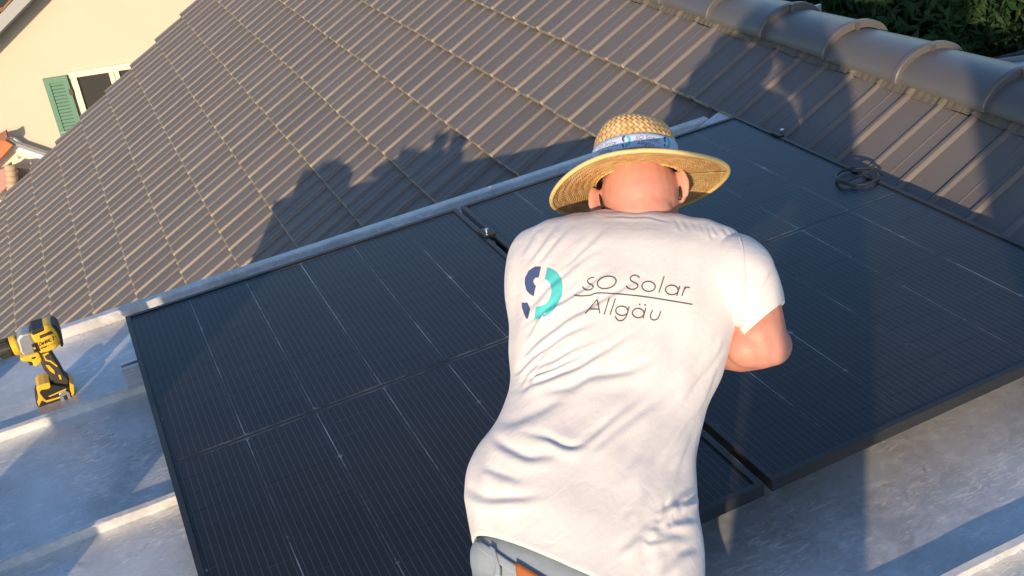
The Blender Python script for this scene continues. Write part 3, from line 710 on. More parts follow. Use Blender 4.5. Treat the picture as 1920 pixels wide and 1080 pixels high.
def hand(bm, wrist, dirv, palm_n, side, curl=.5):
    d = Vector(dirv).normalized(); n = Vector(palm_n); n = (n - d * n.dot(d)).normalized(); x = d.cross(n) * side; w = Vector(wrist)
    for k, s in enumerate((-.026, -.009, .009, .026)):
        capsule(bm, w + d * .01 + x * s * .7, .014, w + d * .078 + x * s, .0125, 10, 4)
        L = (.036, .042, .040, .031)[k]; p = w + d * .085 + x * s * 1.05; a = 0.
        for j in range(3):
            a += curl * (.55 + .2 * j); q = p + (d * math.cos(a) + n * math.sin(a)) * (L * (1, .7, .55)[j]); capsule(bm, p, .0095 - .0008 * j, q, .0090 - .0008 * j, 10, 4); p = q
    p = w + d * .025 - x * .03; q = p + (d * .6 - x * .7 + n * .35).normalized() * .042; capsule(bm, p, .014, q, .0115, 10, 4); q2 = q + (d * .8 - x * .2 + n * .6).normalized() * .033; capsule(bm, q, .0108, q2, .0085, 10, 4)

HIP = at(1110, 1085, 1.93); NECK = at(1200, 405, 2.17)
wk = empty('person', (HIP.x, HIP.y, PZ)); tag(wk, 'kneeling man in white t-shirt, jeans and straw hat leaning over the panels, seen from behind', 'person'); WOFF = -Vector(wk.location)

# hat frame: we look at the underside of the brim from behind
vx = (CR * math.cos(R(-8)) + CD * math.sin(R(-8))); vy = (CR * math.sin(R(-8)) - CD * math.cos(R(-8)))
vy = (-CD * math.cos(R(8)) - CR * math.sin(R(8))); vx = (CR * math.cos(R(8)) - CD * math.sin(R(8)))
HD = 2.20; hc = at(1197, 338, HD); vf = ray(1197, 338)
vx = (vx - vf * vx.dot(vf)).normalized(); vy = (vy - vf * vy.dot(vf) - vx * vy.dot(vx)).normalized()
TI = R(21); HA = (vy * math.cos(TI) + vf * math.sin(TI)).normalized(); HX = vx; HF = HX.cross(HA).normalized()
if HF.dot(vf) < 0: HF = -HF                            # HF points away from us (front of the head)
# head axes a little more upright than the hat
HU = (HA * math.cos(R(8)) - HF * math.sin(R(8))).normalized(); HUF = (HF * math.cos(R(8)) + HA * math.sin(R(8))).normalized()
hcen = hc - HA * .035 - HF * .004
bm = bmesh.new()
ellip(bm, hcen, (HX, HUF, HU), (.0775, .098, .100))                                   # cranium
ellip(bm, hcen - HU * .055 + HUF * .022, (HX, HUF, HU), (.064, .078, .075))           # jaw
ellip(bm, hcen - HU * .045 - HUF * .050, (HX, HUF, HU), (.058, .046, .055))           # occiput and nape
ellip(bm, hcen - HU * .030 + HUF * .105, (HX, HUF, HU), (.014, .020, .022))           # nose
capsule(bm, hcen - HU * .062 + HUF * .098 - HX * .018, .008, hcen - HU * .062 + HUF * .098 + HX * .018, .008)      # mouth
capsule(bm, hcen - HU * .085 + HUF * .085, .02, hcen - HU * .085 + HUF * .085 + HX * .001, .02)                    # chin
capsule(bm, hcen - HU * .06 - HUF * .02, .057, NECK + (HIP - NECK).normalized() * .03, .060)             # neck
for sgn, drop in ((-1, .008), (1, .021)):
    ec = hcen + HX * sgn * .0815 - HU * (.012 - drop) - HUF * .005 - HX * (.006 if sgn > 0 else 0)
    ea = (HX * sgn * .72 - HUF * .60 ).normalized(); eb = (HU).normalized(); en = ea.cross(eb).normalized()
    ellip(bm, ec + ea * .011, (en, ea, eb), (.0075, .019, .0335), 14, 10)
    ellip(bm, ec + ea * .004 - eb * .027, (en, ea, eb), (.007, .010, .012), 12, 8)
# trunk (inside the shirt), arms
SR = at(1392, 505, 2.09); SL = at(1058, 505, 2.20)
capsule(bm, HIP.lerp(NECK, .10), .10, HIP.lerp(NECK, .60), .115); capsule(bm, HIP.lerp(NECK, .6), .112, HIP.lerp(NECK, .88), .085)
capsule(bm, SR.lerp(SL, .12), .06, SR.lerp(SL, .88), .06)
EL = at(1424, 648, 2.05); WR = EL + Vector((-.02, .21, -.11)).normalized() * .255
limb(bm, [(SR, .058), (SR.lerp(EL, .5), .0565), (SR.lerp(EL, .85), .055)])
capsule(bm, at(1402, 650, 2.04), .0405, at(1446, 648, 2.05), .0385)
limb(bm, [(EL + (EL - WR).normalized() * .002, .044), (EL.lerp(WR, .25), .049), (EL.lerp(WR, .62), .038), (WR, .029)])
hand(bm, WR, Vector((-.10, .75, -.60)), Vector((-.2, -.6, -.75)), 1, .55)
EL2 = SL + Vector((.02, .225, -.165)); WR2 = EL2 + Vector((.12, .17, -.15)).normalized() * .25
limb(bm, [(SL, .056), (SL.lerp(EL2, .5), .051), (EL2, .044)]); limb(bm, [(EL2, .044), (EL2.lerp(WR2, .3), .046), (EL2.lerp(WR2, .65), .036), (WR2, .028)])
hand(bm, WR2, Vector((.35, .75, -.55)), Vector((-.2, -.6, -.75)), -1, .4)
body = remeshed('body', bm, M['skin'], wk, .0042, 5, WOFF)

# t-shirt: rings through silhouette points, thick in depth
RG = [  # left px, right px, depth left, depth right, half thickness
 ((884, 1012), (1318, 1215), 1.92, 1.86, .128),
 ((873, 915), (1322, 1085), 1.95, 1.89, .130),
 ((897, 850), (1310, 960), 1.97, 1.92, .122),
 ((944, 775), (1306, 868), 2.00, 1.95, .114),
 ((957, 722), (1322, 780), 2.03, 1.98, .112),
 ((957, 662), (1356, 690), 2.06, 2.01, .118),
 ((957, 608), (1384, 606), 2.09, 2.04, .124),
 ((949, 556), (1398, 545), 2.12, 2.06, .122),
 ((948, 512), (1404, 492), 2.14, 2.08, .112),
 ((960, 474), (1398, 462), 2.16, 2.10, .090),
 ((996, 446), (1356, 447), 2.17, 2.13, .066),
 ((1066, 432), (1306, 438), 2.17, 2.15, .052),
 ((1122, 424), (1274, 430), 2.16, 2.155, .042)]
rows_ = cr([[*l, *r_, dl, dr, t] for l, r_, dl, dr, t in RG], 26)
NA = 380; V = []
cen = []
for rw in rows_:
    Lp = at(rw[0], rw[1], rw[4]); Rp = at(rw[2], rw[3], rw[5]); cen.append((Lp, Rp))
cs = [(a + b) / 2 for a, b in cen]
FOLDS = [  # polyline px, amplitude mm, width px   (creases of the cloth)
 ([(958, 738), (1000, 722), (1040, 705), (1092, 681), (1156, 642), (1210, 612)], 7.0, 6.5),
 ([(962, 706), (985, 680), (1026, 650), (1075, 620), (1130, 598)], 5.0, 5.5),
 ([(968, 690), (1000, 648), (1060, 600), (1130, 560), (1175, 535), (1230, 505)], 4.5, 6),
 ([(975, 620), (1010, 590), (1060, 560), (1092, 540), (1120, 520), (1165, 497)], 4.5, 5.5),
 ([(965, 610), (1010, 555), (1050, 520), (1100, 480), (1130, 455)], 3.2, 6),
 ([(985, 500), (1020, 450), (1045, 418)], 3.2, 5.5), ([(1000, 505), (1040, 455), (1075, 415)], 2.6, 5), ([(1040, 515), (1080, 480), (1120, 440), (1140, 415)], 2.6, 6),
 ([(972, 480), (1000, 440), (1018, 425)], 2.4, 5),
 ([(1000, 735), (1060, 728), (1110, 705), (1190, 690), (1260, 650)], 4.0, 9),
 ([(925, 800), (985, 780), (1040, 752), (1100, 720)], 4.5, 13),
 ([(965, 808), (1020, 818), (1062, 835), (1085, 834), (1108, 815), (1165, 770), (1230, 710)], 8.0, 8),
 ([(918, 815), (960, 842), (1000, 855), (1070, 845)], 7.0, 10),
 ([(1090, 860), (1130, 825), (1190, 780), (1270, 725)], 3.0, 8),
 ([(875, 905), (905, 930), (960, 932), (1035, 925)], 8.5, 10),
 ([(900, 870), (940, 888), (990, 905)], 3.0, 9),
 ([(1215, 870), (1255, 810), (1300, 735), (1330, 690)], 3.5, 9), ([(1245, 880), (1280, 815), (1312, 755)], 3.5, 8), ([(1270, 900), (1290, 840), (1310, 790)], 3.5, 7),
 ([(1150, 910), (1200, 840), (1250, 760)], 2.2, 12), ([(1240, 960), (1265, 935), (1300, 905)], 5, 9), ([(1200, 1060), (1220, 1010), (1260, 1000), (1300, 1005)], 7, 9), ([(1150, 1040), (1190, 1005), (1225, 960)], 4, 9), ([(1240, 1080), (1270, 1040), (1310, 1020)], 7, 9), ([(1210, 990), (1250, 985), (1300, 960)], 5, 8),
 ([(893, 985), (960, 1018), (1040, 1060), (1090, 1085)], 2.2, 4)]
for k in range(9): x = 1268 + k * 14 + random.uniform(-4, 4); y = random.uniform(14, 34); FOLDS.append(([(x, 408 + k * 3), (x + 8, 412 + k * 3 + y * .5), (x + 12, 412 + k * 3 + y)], random.uniform(.9, 2.2), random.uniform(3, 5)))
rf_ = random.Random(21)
for k in range(16):                                   # tension creases fanning out of the left waist
    t = rf_.random(); x0 = 962 + rf_.uniform(0, 30); y0 = 735 - rf_.uniform(0, 150) * t; ang = R(rf_.uniform(28, 62)); L_ = rf_.uniform(70, 210)
    FOLDS.append(([(x0, y0), (x0 + L_ * .5 * math.cos(ang), y0 - L_ * .5 * math.sin(ang) + 6), (x0 + L_ * math.cos(ang * .85), y0 - L_ * math.sin(ang * .85))], rf_.uniform(1.0, 2.4), rf_.uniform(3, 5)))
for k in range(9):                                    # pull lines below the right arm
    x0 = 1375 - rf_.uniform(0, 30); y0 = 640 + rf_.uniform(-30, 50); L_ = rf_.uniform(90, 230); ang = R(rf_.uniform(105, 130))
    FOLDS.append(([(x0, y0), (x0 + L_ * .5 * math.cos(ang), y0 + L_ * .5 * math.sin(ang)), (x0 + L_ * math.cos(ang + .1), y0 + L_ * math.sin(ang + .1))], rf_.uniform(1.0, 2.6), rf_.uniform(4, 7)))
for k in range(10):                                   # loose cloth over the right hip
    x0 = rf_.uniform(1170, 1280); y0 = rf_.uniform(900, 1060); a0 = R(rf_.uniform(-70, 10)); L_ = rf_.uniform(35, 80)
    FOLDS.append(([(x0, y0), (x0 + L_ * .5 * math.cos(a0), y0 + L_ * .5 * math.sin(a0) + 5), (x0 + L_ * math.cos(a0), y0 + L_ * math.sin(a0))], rf_.uniform(2, 4.5), rf_.uniform(5, 8)))
FOLDS.append(([(1126, 404), (1165, 405), (1200, 406), (1240, 411), (1270, 420)], 1.6, 2.6))
def fold_all(XY):
    H = np.zeros(len(XY))
    for pl, amp, wd in FOLDS:
        wd = wd * .9; P = cr(pl, 6); lo = P.min(0) - 5 * wd; hi = P.max(0) + 5 * wd
        ix = np.where((XY > lo).all(1) & (XY < hi).all(1))[0]
        if not len(ix): continue
        Q = XY[ix]; best = np.full(len(ix), 1e9); sg = np.ones(len(ix)); tt = np.zeros(len(ix)); n = len(P) - 1
        for i in range(n):
            e = P[i + 1] - P[i]; w_ = Q - P[i]; t = np.clip((w_ @ e) / (e @ e), 0, 1); d2 = ((w_ - t[:, None] * e) ** 2).sum(1); m_ = d2 < best
            best[m_] = d2[m_]; sg[m_] = np.sign(e[0] * w_[m_, 1] - e[1] * w_[m_, 0]); tt[m_] = (i + t[m_]) / n
        d = np.sqrt(best) * sg / wd; tap = np.minimum(1, 3.5 * tt + .05) * np.minimum(1, 2.6 * (1 - tt)); tap = tap * tap * (3 - 2 * tap)
        H[ix] += (amp if amp < 4.5 else 4.5 + (amp - 4.5) * .35) * .0012 * tap * (-.75 * np.exp(-d * d) + .75 * np.exp(-((d - 1.8) / 1.6) ** 2) + .15 * np.exp(-((d + 2.2) / 1.8) ** 2))
    return H
PTS = []
for i, rw in enumerate(rows_):
    a, b = cen[i]; c = cs[i]; tg = (cs[min(i + 2, len(cs) - 1)] - cs[max(i - 2, 0)]).normalized(); lat = (b - a) / 2; ln_ = lat.length; lu = lat / ln_
    nb = lu.cross(tg).normalized()
    if nb.dot(CAM - c) < 0: nb = -nb
    row = []
    for k in range(NA):
        t = 2 * math.pi * k / NA; co, si = math.cos(t), math.sin(t); ex = 2 / 2.35
        x = math.copysign(abs(co) ** ex, co); y = math.copysign(abs(si) ** ex, si)
        row.append(c + lat * x + nb * (rw[6] * y))
    PTS.append(row)
nr = len(PTS)
def wob(p): return .0016 * (math.sin(p.x * 47 + p.z * 31) * math.sin(p.y * 39 - p.z * 23) + .6 * math.sin(p.x * 91 - p.y * 83 + 2))
A_ = np.array([[tuple(p) for p in row] for row in PTS]); du = np.roll(A_, -1, 1) - np.roll(A_, 1, 1); dw = np.gradient(A_, axis=0)
N_ = np.cross(du, dw); N_ /= np.linalg.norm(N_, axis=2, keepdims=True) + 1e-12; out_ = A_ - np.array([tuple(c) for c in cs])[:, None, :]
N_ *= np.sign((N_ * out_).sum(2, keepdims=True)); vc = np.array(CAM) - A_; vc /= np.linalg.norm(vc, axis=2, keepdims=True)
fc = np.clip((N_ * vc).sum(2) * 2.2 + .25, 0, 1)
q_ = A_.reshape(-1, 3) - np.array(CAM); zc = q_ @ np.array(CF); XY = np.c_[960 + FPX * (q_ @ np.array(CR)) / zc, 540 + FPX * (q_ @ np.array(CD)) / zc]
hh = fold_all(XY).reshape(nr, NA) * fc
X_, Y_, Z_ = A_[..., 0], A_[..., 1], A_[..., 2]; hh += .0016 * (np.sin(X_ * 47 + Z_ * 31) * np.sin(Y_ * 39 - Z_ * 23) + .6 * np.sin(X_ * 91 - Y_ * 83 + 2))
V = [Vector(v) for v in (A_ + N_ * hh[..., None]).reshape(-1, 3)]
F = []
for i in range(nr - 1):
    for k in range(NA): F.append((i * NA + k, i * NA + (k + 1) % NA, (i + 1) * NA + (k + 1) % NA, (i + 1) * NA + k))
# collar rib turned down, hem lip inside
b0 = len(V); rim = (nr - 1) * NA; cc = cs[-1]; up = (cs[-1] - cs[-4]).normalized()
for sc, hh in ((.985, .010), (.94, .016), (.90, .010), (.885, -.02)):
    for k in range(NA): V.append(cc + (V[rim + k] - cc) * sc + up * hh)
for k in range(NA):
    k2 = (k + 1) % NA; F.append((rim + k, rim + k2, b0 + k2, b0 + k))
    for s in range(3): F.append((b0 + s * NA + k, b0 + s * NA + k2, b0 + (s + 1) * NA + k2, b0 + (s + 1) * NA + k))
b1 = len(V); dn = (cs[0] - cs[3]).normalized()
for sc, hh in ((.99, .006), (.965, .004), (.95, -.03)):
    for k in range(NA): V.append(cs[0] + (V[k] - cs[0]) * sc + dn * hh)
for k in range(NA):
    k2 = (k + 1) % NA; F.append((k2, k, b1 + k, b1 + k2))
    for s in range(2): F.append((b1 + s * NA + k2, b1 + s * NA + k, b1 + (s + 1) * NA + k, b1 + (s + 1) * NA + k2))
# right sleeve
SG = [((1325, 462), (1330, 600), 2.12, 2.05, .070), ((1368, 445), (1362, 606), 2.105, 2.04, .082), ((1402, 444), (1376, 612), 2.09, 2.03, .087), ((1430, 463), (1382, 617), 2.075, 2.025, .084), ((1451, 501), (1384, 622), 2.065, 2.025, .077), ((1464, 541), (1386, 627), 2.055, 2.025, .071), ((1470, 566), (1389, 631), 2.05, 2.025, .067)]
SF = cr([[*l, *r_, dl, dr, t] for l, r_, dl, dr, t in SG], 12); NS = 96; sb0 = len(V); sc_ = []
for rw in SF: sc_.append(((at(rw[0], rw[1], rw[4]) + at(rw[2], rw[3], rw[5])) / 2, (at(rw[0], rw[1], rw[4]) - at(rw[2], rw[3], rw[5])) / 2, rw[6]))
for i, (c, lat, th) in enumerate(sc_):
    tg = (sc_[min(i + 1, len(sc_) - 1)][0] - sc_[max(i - 1, 0)][0]).normalized(); nb = lat.cross(tg).normalized()
    if nb.dot(CAM - c) < 0: nb = -nb
    for k in range(NS):
        t = 2 * math.pi * k / NS; p = c + lat * math.cos(t) + nb * (th * math.sin(t)); n = (p - c).normalized()
        u = i / (len(sc_) - 1); rip = .0009 * math.sin(u * 34 + math.sin(t) * 2) * max(0, (u - .45) / .55) * max(0, -math.cos(t) * .9 + .35) + .0012 * math.sin(p.x * 70 + p.z * 55)
        V.append(p + n * rip)
for i in range(len(sc_) - 1):
    for k in range(NS): F.append((sb0 + i * NS + k, sb0 + i * NS + (k + 1) % NS, sb0 + (i + 1) * NS + (k + 1) % NS, sb0 + (i + 1) * NS + k))
e0 = sb0 + (len(sc_) - 1) * NS; b2 = len(V); ce = sc_[-1][0]; dn = (sc_[-1][0] - sc_[-4][0]).normalized()
for s_, hh in ((.99, .003), (.95, .001), (.93, -.03)):
    for k in range(NS): V.append(ce + (V[e0 + k] - ce) * s_ + dn * hh)
for k in range(NS):
    k2 = (k + 1) % NS; F.append((e0 + k, e0 + k2, b2 + k2, b2 + k))
    for s in range(2): F.append((b2 + s * NS + k, b2 + s * NS + k2, b2 + (s + 1) * NS + k2, b2 + (s + 1) * NS + k))
# left sleeve reaching forward
cl = []
for t, rr in ((-.1, .070), (0, .072), (.3, .072), (.6, .068), (.72, .066)): cl.append((SL.lerp(EL2, t), rr))
lb = len(V); ax = (EL2 - SL).normalized(); aa = ax.orthogonal().normalized(); bb = ax.cross(aa)
for c, rr in cl:
    for k in range(40): t = 2 * math.pi * k / 40; V.append(c + (aa * math.cos(t) + bb * math.sin(t)) * rr)
for i in range(len(cl) - 1):
    for k in range(40): F.append((lb + i * 40 + k, lb + i * 40 + (k + 1) % 40, lb + (i + 1) * 40 + (k + 1) % 40, lb + (i + 1) * 40 + k))
ts = obj('t_shirt', [v + WOFF for v in V], F, M['shirt'], wk, True)
bm = bmesh.new(); bm.from_mesh(ts.data); bmesh.ops.recalc_face_normals(bm, faces=bm.faces[:]); bm.to_mesh(ts.data); bm.free()
uvl = ts.data.uv_layers.new(name='UVMap'); PX = [pix(v) for v in V]
for lp in ts.data.loops:
    x_, y_ = PX[lp.vertex_index]; uvl.data[lp.index].uv = ((x_ * .8 - y_ * .6) / 100, (x_ * .6 + y_ * .8) / 100)
tree_s = BVHTree.FromPolygons([tuple(v) for v in V], F)
# seam around the arm hole
def cast(px, py, off=.0012, bv=None):
    h = (bv or tree_s).ray_cast(CAM, ray(px, py), 10)
    if h[0] is None: return None
    return h[0] - ray(px, py) * off
sm_ = [cast(x, y, .0008) for x, y in cr([(1386, 443), (1393, 470), (1396, 520), (1394, 560), (1386, 612)], 8)]
mb = MB(); mb.tube([p + WOFF for p in sm_ if p], .0022, 6); mb.build('sleeve_seam', M['shirt'], ts, True)

# ------------------------------------------------------------------ print on the shirt
def strip(A, B, n, parent, name, mat, tf, off=.0012, bv=None, rows=4):
    def rs(P):
        P = np.array(P, float); d = np.r_[0, np.cumsum(np.hypot(*np.diff(P, axis=0).T))]; t = np.linspace(0, d[-1], n); return np.c_[np.interp(t, d, P[:, 0]), np.interp(t, d, P[:, 1])]
    A, B = rs(A), rs(B); V = []; F = []
    for i in range(n):
        for j in range(rows + 1):
            q = A[i] + (B[i] - A[i]) * j / rows; p = cast(*tf(*q), off, bv)
            V.append(p)
    good = [p is not None for p in V]; V = [(p if p is not None else CAM) + WOFF for p in V]; w_ = rows + 1
    for i in range(n - 1):
        for j in range(rows):
            f = (i * w_ + j, i * w_ + j + 1, (i + 1) * w_ + j + 1, (i + 1) * w_ + j)
            if all(good[k] for k in f): F.append(f)
    used = sorted({k for f in F for k in f}); mp = {k: i for i, k in enumerate(used)}
    return [V[k] for k in used], [tuple(mp[k] for k in f) for f in F]
def stroke(pl, wd, smooth=True, closed=False):
    P = np.array(pl, float)
    if smooth and len(P) > 2: P = cr(P, 6)
    elif len(P) == 2: P = np.array([P[0] + (P[1] - P[0]) * t for t in np.linspace(0, 1, 8)])
    T = np.gradient(P, axis=0); 
    if closed: T[0] = T[-1] = P[1] - P[-2]
    T /= np.hypot(T[:, 0], T[:, 1])[:, None] + 1e-9; N = np.c_[-T[:, 1], T[:, 0]] * wd / 2
    return P + N, P - N
def ell(cx, cy, rx, ry, rot, a0=0, a1=360, n=40):
    out = []
    for k in range(n + 1):
        t = R(a0 + (a1 - a0) * k / n); x, y = rx * math.cos(t), ry * math.sin(t); out.append((cx + x * math.cos(R(rot)) - y * math.sin(R(rot)), cy + x * math.sin(R(rot)) + y * math.cos(R(rot))))
    return out
def lettering():
    s = []
    s.append(([(836, 384), (800, 390), (776, 413), (786, 438), (814, 452), (826, 472), (804, 494), (768, 498), (745, 487), (728, 464)], True, False))
    s.append((ell(948, 430, 86, 54, -14), False, True))
    s.append(([(1244, 388), (1222, 371), (1188, 366), (1162, 386), (1165, 412), (1196, 430), (1226, 450), (1224, 474), (1192, 492), (1152, 488), (1120, 461)], True, False))
    s.append((ell(1325, 466, 60, 45, 5), False, True)); s.append(([(1465, 375), (1418, 522)], False, False))
    s.append((ell(1534, 498, 57, 43, 5), False, True)); s.append(([(1606, 462), (1578, 553)], False, False))
    s.append(([(1654, 468), (1625, 552)], False, False)); s.append(([(1640, 508), (1656, 482), (1676, 473), (1697, 478)], True, False))
    s.append(([(655, 545), (720, 552), (800, 545), (860, 526), (1000, 530), (1150, 543), (1300, 560), (1450, 583), (1590, 606), (1720, 628)], True, False))
    s.append(([(755, 710), (862, 582)], False, False)); s.append(([(862, 582), (886, 709)], False, False)); s.append(([(800, 668), (877, 672)], False, False))
    s.append(([(970, 570), (925, 718)], False, False)); s.append(([(1027, 575), (978, 720)], False, False))
    s.append((ell(1084, 686, 55, 42, 5), False, True)); s.append(([(1150, 648), (1136, 700), (1118, 745), (1088, 772), (1050, 770), (1022, 735)], True, False))
    s.append((ell(1231, 706, 52, 42, 5), False, True)); s.append(([(1300, 660), (1275, 752)], False, False))
    s.append(([(1362, 680), (1342, 725), (1350, 760), (1384, 768), (1412, 748), (1436, 688)], True, False))
    s.append(([(1238, 628), (1252, 629)], False, False)); s.append(([(1286, 633), (1300, 634)], False, False))
    return s
NAVY = [([(356, 287), (300, 288), (245, 325), (212, 390), (210, 440), (225, 500), (250, 530), (290, 556)], [(335, 385), (305, 388), (288, 410), (287, 430), (298, 452), (311, 462), (300, 500), (291, 552)]),
        ([(182, 614), (186, 660), (205, 715), (222, 755)], [(234, 613), (258, 668), (248, 715), (238, 757)])]
TEAL = [([(412, 295), (460, 312), (505, 345), (538, 400), (550, 460), (545, 540), (515, 610), (470, 680), (410, 730), (350, 752), (297, 763)], [(390, 398), (418, 415), (440, 445), (450, 485), (450, 520), (440, 560), (425, 595), (395, 628), (355, 645), (330, 648), (308, 654)])]
tfS = lambda x, y: (940 + x / 4.8, 440 + y / 4.8)
def build_print(tf, parent, wd, bv, off, pre, grid=1.):
    def join(parts, name, mat):
        mb = MB()
        for v, f in parts: mb.add(v, f)
        me = bpy.data.meshes.new(name); me.from_pydata([tuple(v) for v in mb.v], [], mb.f); mobj(name, me, mat, parent, True)
    n = lambda P: max(6, int(len(P) * 3 * grid))
    join([strip(*stroke(p, wd if len(p) > 2 or abs(p[0][0] - p[1][0]) != 14 else 15, sm, c), max(8, int(60 * grid) if len(p) > 3 else int(16 * grid)), parent, '', None, tf, off, bv, 1) for p, sm, c in lettering()], pre + 'lettering', M['dark'])
    join([strip(a, b, 30, parent, '', None, tf, off, bv, 6) for a, b in NAVY], pre + 'logo_navy', M['navy'])
    join([strip(a, b, 40, parent, '', None, tf, off, bv, 6) for a, b in TEAL], pre + 'logo_teal', M['teal'])
build_print(tfS, ts, 10.5, tree_s, .0014, '')

# ------------------------------------------------------------------ jeans
bm = bmesh.new()
hu = (NECK - HIP).normalized(); hl = (at(1318, 1215, 1.86) - at(884, 1012, 1.92)).normalized(); hn = hl.cross(hu).normalized()
if hn.dot(CAM - HIP) < 0: hn = -hn
hb = cs[0]
ellip(bm, hb - hu * .02, (hl, hn, hu), (.212, .122, .10)); ellip(bm, hb - hu * .10 - hn * .0, (hl, hn, hu), (.208, .130, .12))
KZ = PZ + .062
for sg in (-1, 1):
    h0 = hb + hl * (.10 * sg) - hu * .10; kn = Vector((hb.x + .08 + (.13 if sg > 0 else -.14), -1.862 if sg < 0 else -1.865, KZ)); ft = Vector((kn.x - .10, kn.y - .40, PZ + .05))
    limb(bm, [(h0, .108), (h0.lerp(kn, .55), .09), (kn, .062)]); limb(bm, [(kn, .062), (kn.lerp(ft, .35), .060), (ft, .045)])
jn = remeshed('jeans', bm, M['denim'], wk, .008, 6, WOFF)
tree_j = BVHTree.FromPolygons([tuple(v.co - WOFF) for v in jn.data.vertices], [tuple(p.vertices) for p in jn.data.polygons])
def jstrip(name, A, B, n, mat, off):
    v, f = strip(A, B, n, jn, '', None, lambda x, y: (x, y), off, tree_j, 4)
    if f: o = obj(name, v, f, mat, jn, True); so = o.modifiers.new('s', 'SOLIDIFY'); so.thickness = .004; so.offset = 0
jstrip('belt', [(885, 1002), (950, 1048), (1010, 1085), (1080, 1125)], [(884, 1020), (948, 1066), (1005, 1104), (1075, 1145)], 24, M['denim'], .004)
jstrip('belt_loop', [(918, 1022), (930, 1060), (928, 1080)], [(928, 1028), (938, 1064), (938, 1082)], 14, M['denim'], .007)
jstrip('leather_patch', [(966, 1052), (1010, 1078), (1060, 1108)], [(972, 1100), (1015, 1125), (1062, 1150)], 14, M['orange'], .006)
for sg in (-1, 1):                                     # shoes
    kn = Vector((hb.x + .08 + (.13 if sg > 0 else -.14), -1.865, KZ)); ft = Vector((kn.x - .10, kn.y - .40, PZ + .05)); bm = bmesh.new()
    capsule(bm, ft + Vector((0, .02, 0)), .047, ft + Vector((-.02, -.12, -.008)), .040); capsule(bm, ft + Vector((-.02, -.12, .0)), .042, ft + Vector((-.025, -.20, -.005)), .036)
    remeshed('shoe', bm, M['black'], wk, .008, 3, WOFF)

# ------------------------------------------------------------------ straw hat and glasses
def hatpt(r, ang, h): return hc + HX * (math.cos(ang) * r * .97) + HF * (math.sin(ang) * r) + HA * h
def uvmesh(name, grid, nu, nv, mat, parent, vs, us=1., th=.0022):
    V = []; F = []; UVs = []
    for j in range(nv + 1):
        for i in range(nu + 1): V.append(grid(i / nu, j / nv) + WOFF)
    for j in range(nv):
        for i in range(nu): F.append((j * (nu + 1) + i, j * (nu + 1) + i + 1, (j + 1) * (nu + 1) + i + 1, (j + 1) * (nu + 1) + i))
    o = obj(name, V, F, mat, parent, True); uvl = o.data.uv_layers.new(name='UVMap')
    for lp in o.data.loops:
        vi = lp.vertex_index; uvl.data[lp.index].uv = ((vi % (nu + 1)) / nu * us, (vi // (nu + 1)) / nv * vs)
    if th: so = o.modifiers.new('s', 'SOLIDIFY'); so.thickness = th; so.offset = 0
    return o
CRN = [(.0885, -.004), (.0885, .02), (.0872, .05), (.0845, .075), (.079, .097), (.068, .113), (.048, .123), (.024, .127), (.001, .128)]
crn = cr(CRN, 6)
def crown_f(u, v):
    k = v * (len(crn) - 1); i = min(int(k), len(crn) - 2); q = crn[i] + (crn[i + 1] - crn[i]) * (k - i); a = u * 2 * math.pi
    dent = -.010 * math.exp(-((math.sin(a) ** 2) * 6)) * max(0, (q[1] - .07) / .06) + .004 * math.sin(3 * a + 1) * max(0, q[1] / .12)
    return hatpt(q[0] * (1 + .012 * math.sin(a * 2 + .6)), a, q[1] + dent)
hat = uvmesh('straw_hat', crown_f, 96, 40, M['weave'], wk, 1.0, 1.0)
def brim_f(u, v):
    a = u * 2 * math.pi; r_ = .086 + (.182 - .086) * v
    curl = .012 * math.sin(v * math.pi) * 0 + (v ** 1.7) * (-.004 + .014 * math.cos(a + .25) ** 2 * (-1 if math.cos(a) < 0 else -.2) - .010 * (1 - math.sin(a)) * .5 + .005 * math.sin(3 * a + .8))
    return hatpt(r_ * (1 + .012 * math.sin(2 * a + 1)), a, curl)
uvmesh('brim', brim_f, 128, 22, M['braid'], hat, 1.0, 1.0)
mb = MB(); mb.tube([brim_f(k / 120, 1.0) + WOFF for k in range(120)], .0046, 8, True); o = mb.build('brim_edge', plain('straw_binding', (.66, .50, .22), .6, var=.2, scale=220), hat, True)
bt = lambda u, v: hatpt(.0905 - .0012 * v, u * 2 * math.pi, .034 + .030 * v - .004 * math.cos(u * 2 * math.pi))
bo = uvmesh('hat_band', bt, 128, 4, M['band'], hat, 1, 1, .001)
tree_b = BVHTree.FromPolygons([tuple(v.co - WOFF) for v in bo.data.vertices], [tuple(p.vertices) for p in bo.data.polygons])
# the band carries the same print, repeated round the crown
def band_tf(u0):
    def f(x, y):
        u = u0 + (x - 365) / 1400 * .128; v = 1 - (y - 270) / 510
        q = hatpt(.0915, u * 2 * math.pi, .034 + .030 * (.04 + .92 * v) - .004 * math.cos(u * 2 * math.pi)); return pix(q)
    return f
for u0 in (.570, .725, .880): build_print(band_tf(u0), hat, 17, tree_b, .0012, 'band_', .5)
mb = MB()
for sg in (-1, 1):
    s0 = hcen + HX * sg * .079 + HU * .010 + HUF * .10; s1 = hcen + HX * sg * .0800 + HU * .012 - HUF * .012; s2 = hcen + HX * sg * .0775 - HU * .012 - HUF * .032; s3 = hcen + HX * sg * .075 - HU * .026 - HUF * .036
    mb.tube([s0 + WOFF, s1 + WOFF, s2 + WOFF, s3 + WOFF], [.0022, .0022, .003, .0034], 8)
for sg in (-1, 1): mb.tube([hcen + HX * (sg * .034 + .026 * math.cos(t)) + HU * (.0 + .020 * math.sin(t)) + HUF * .112 + WOFF for t in [2 * math.pi * k / 20 for k in range(20)]], .0018, 6, True)
mb.build('glasses', M['black'], wk, True)

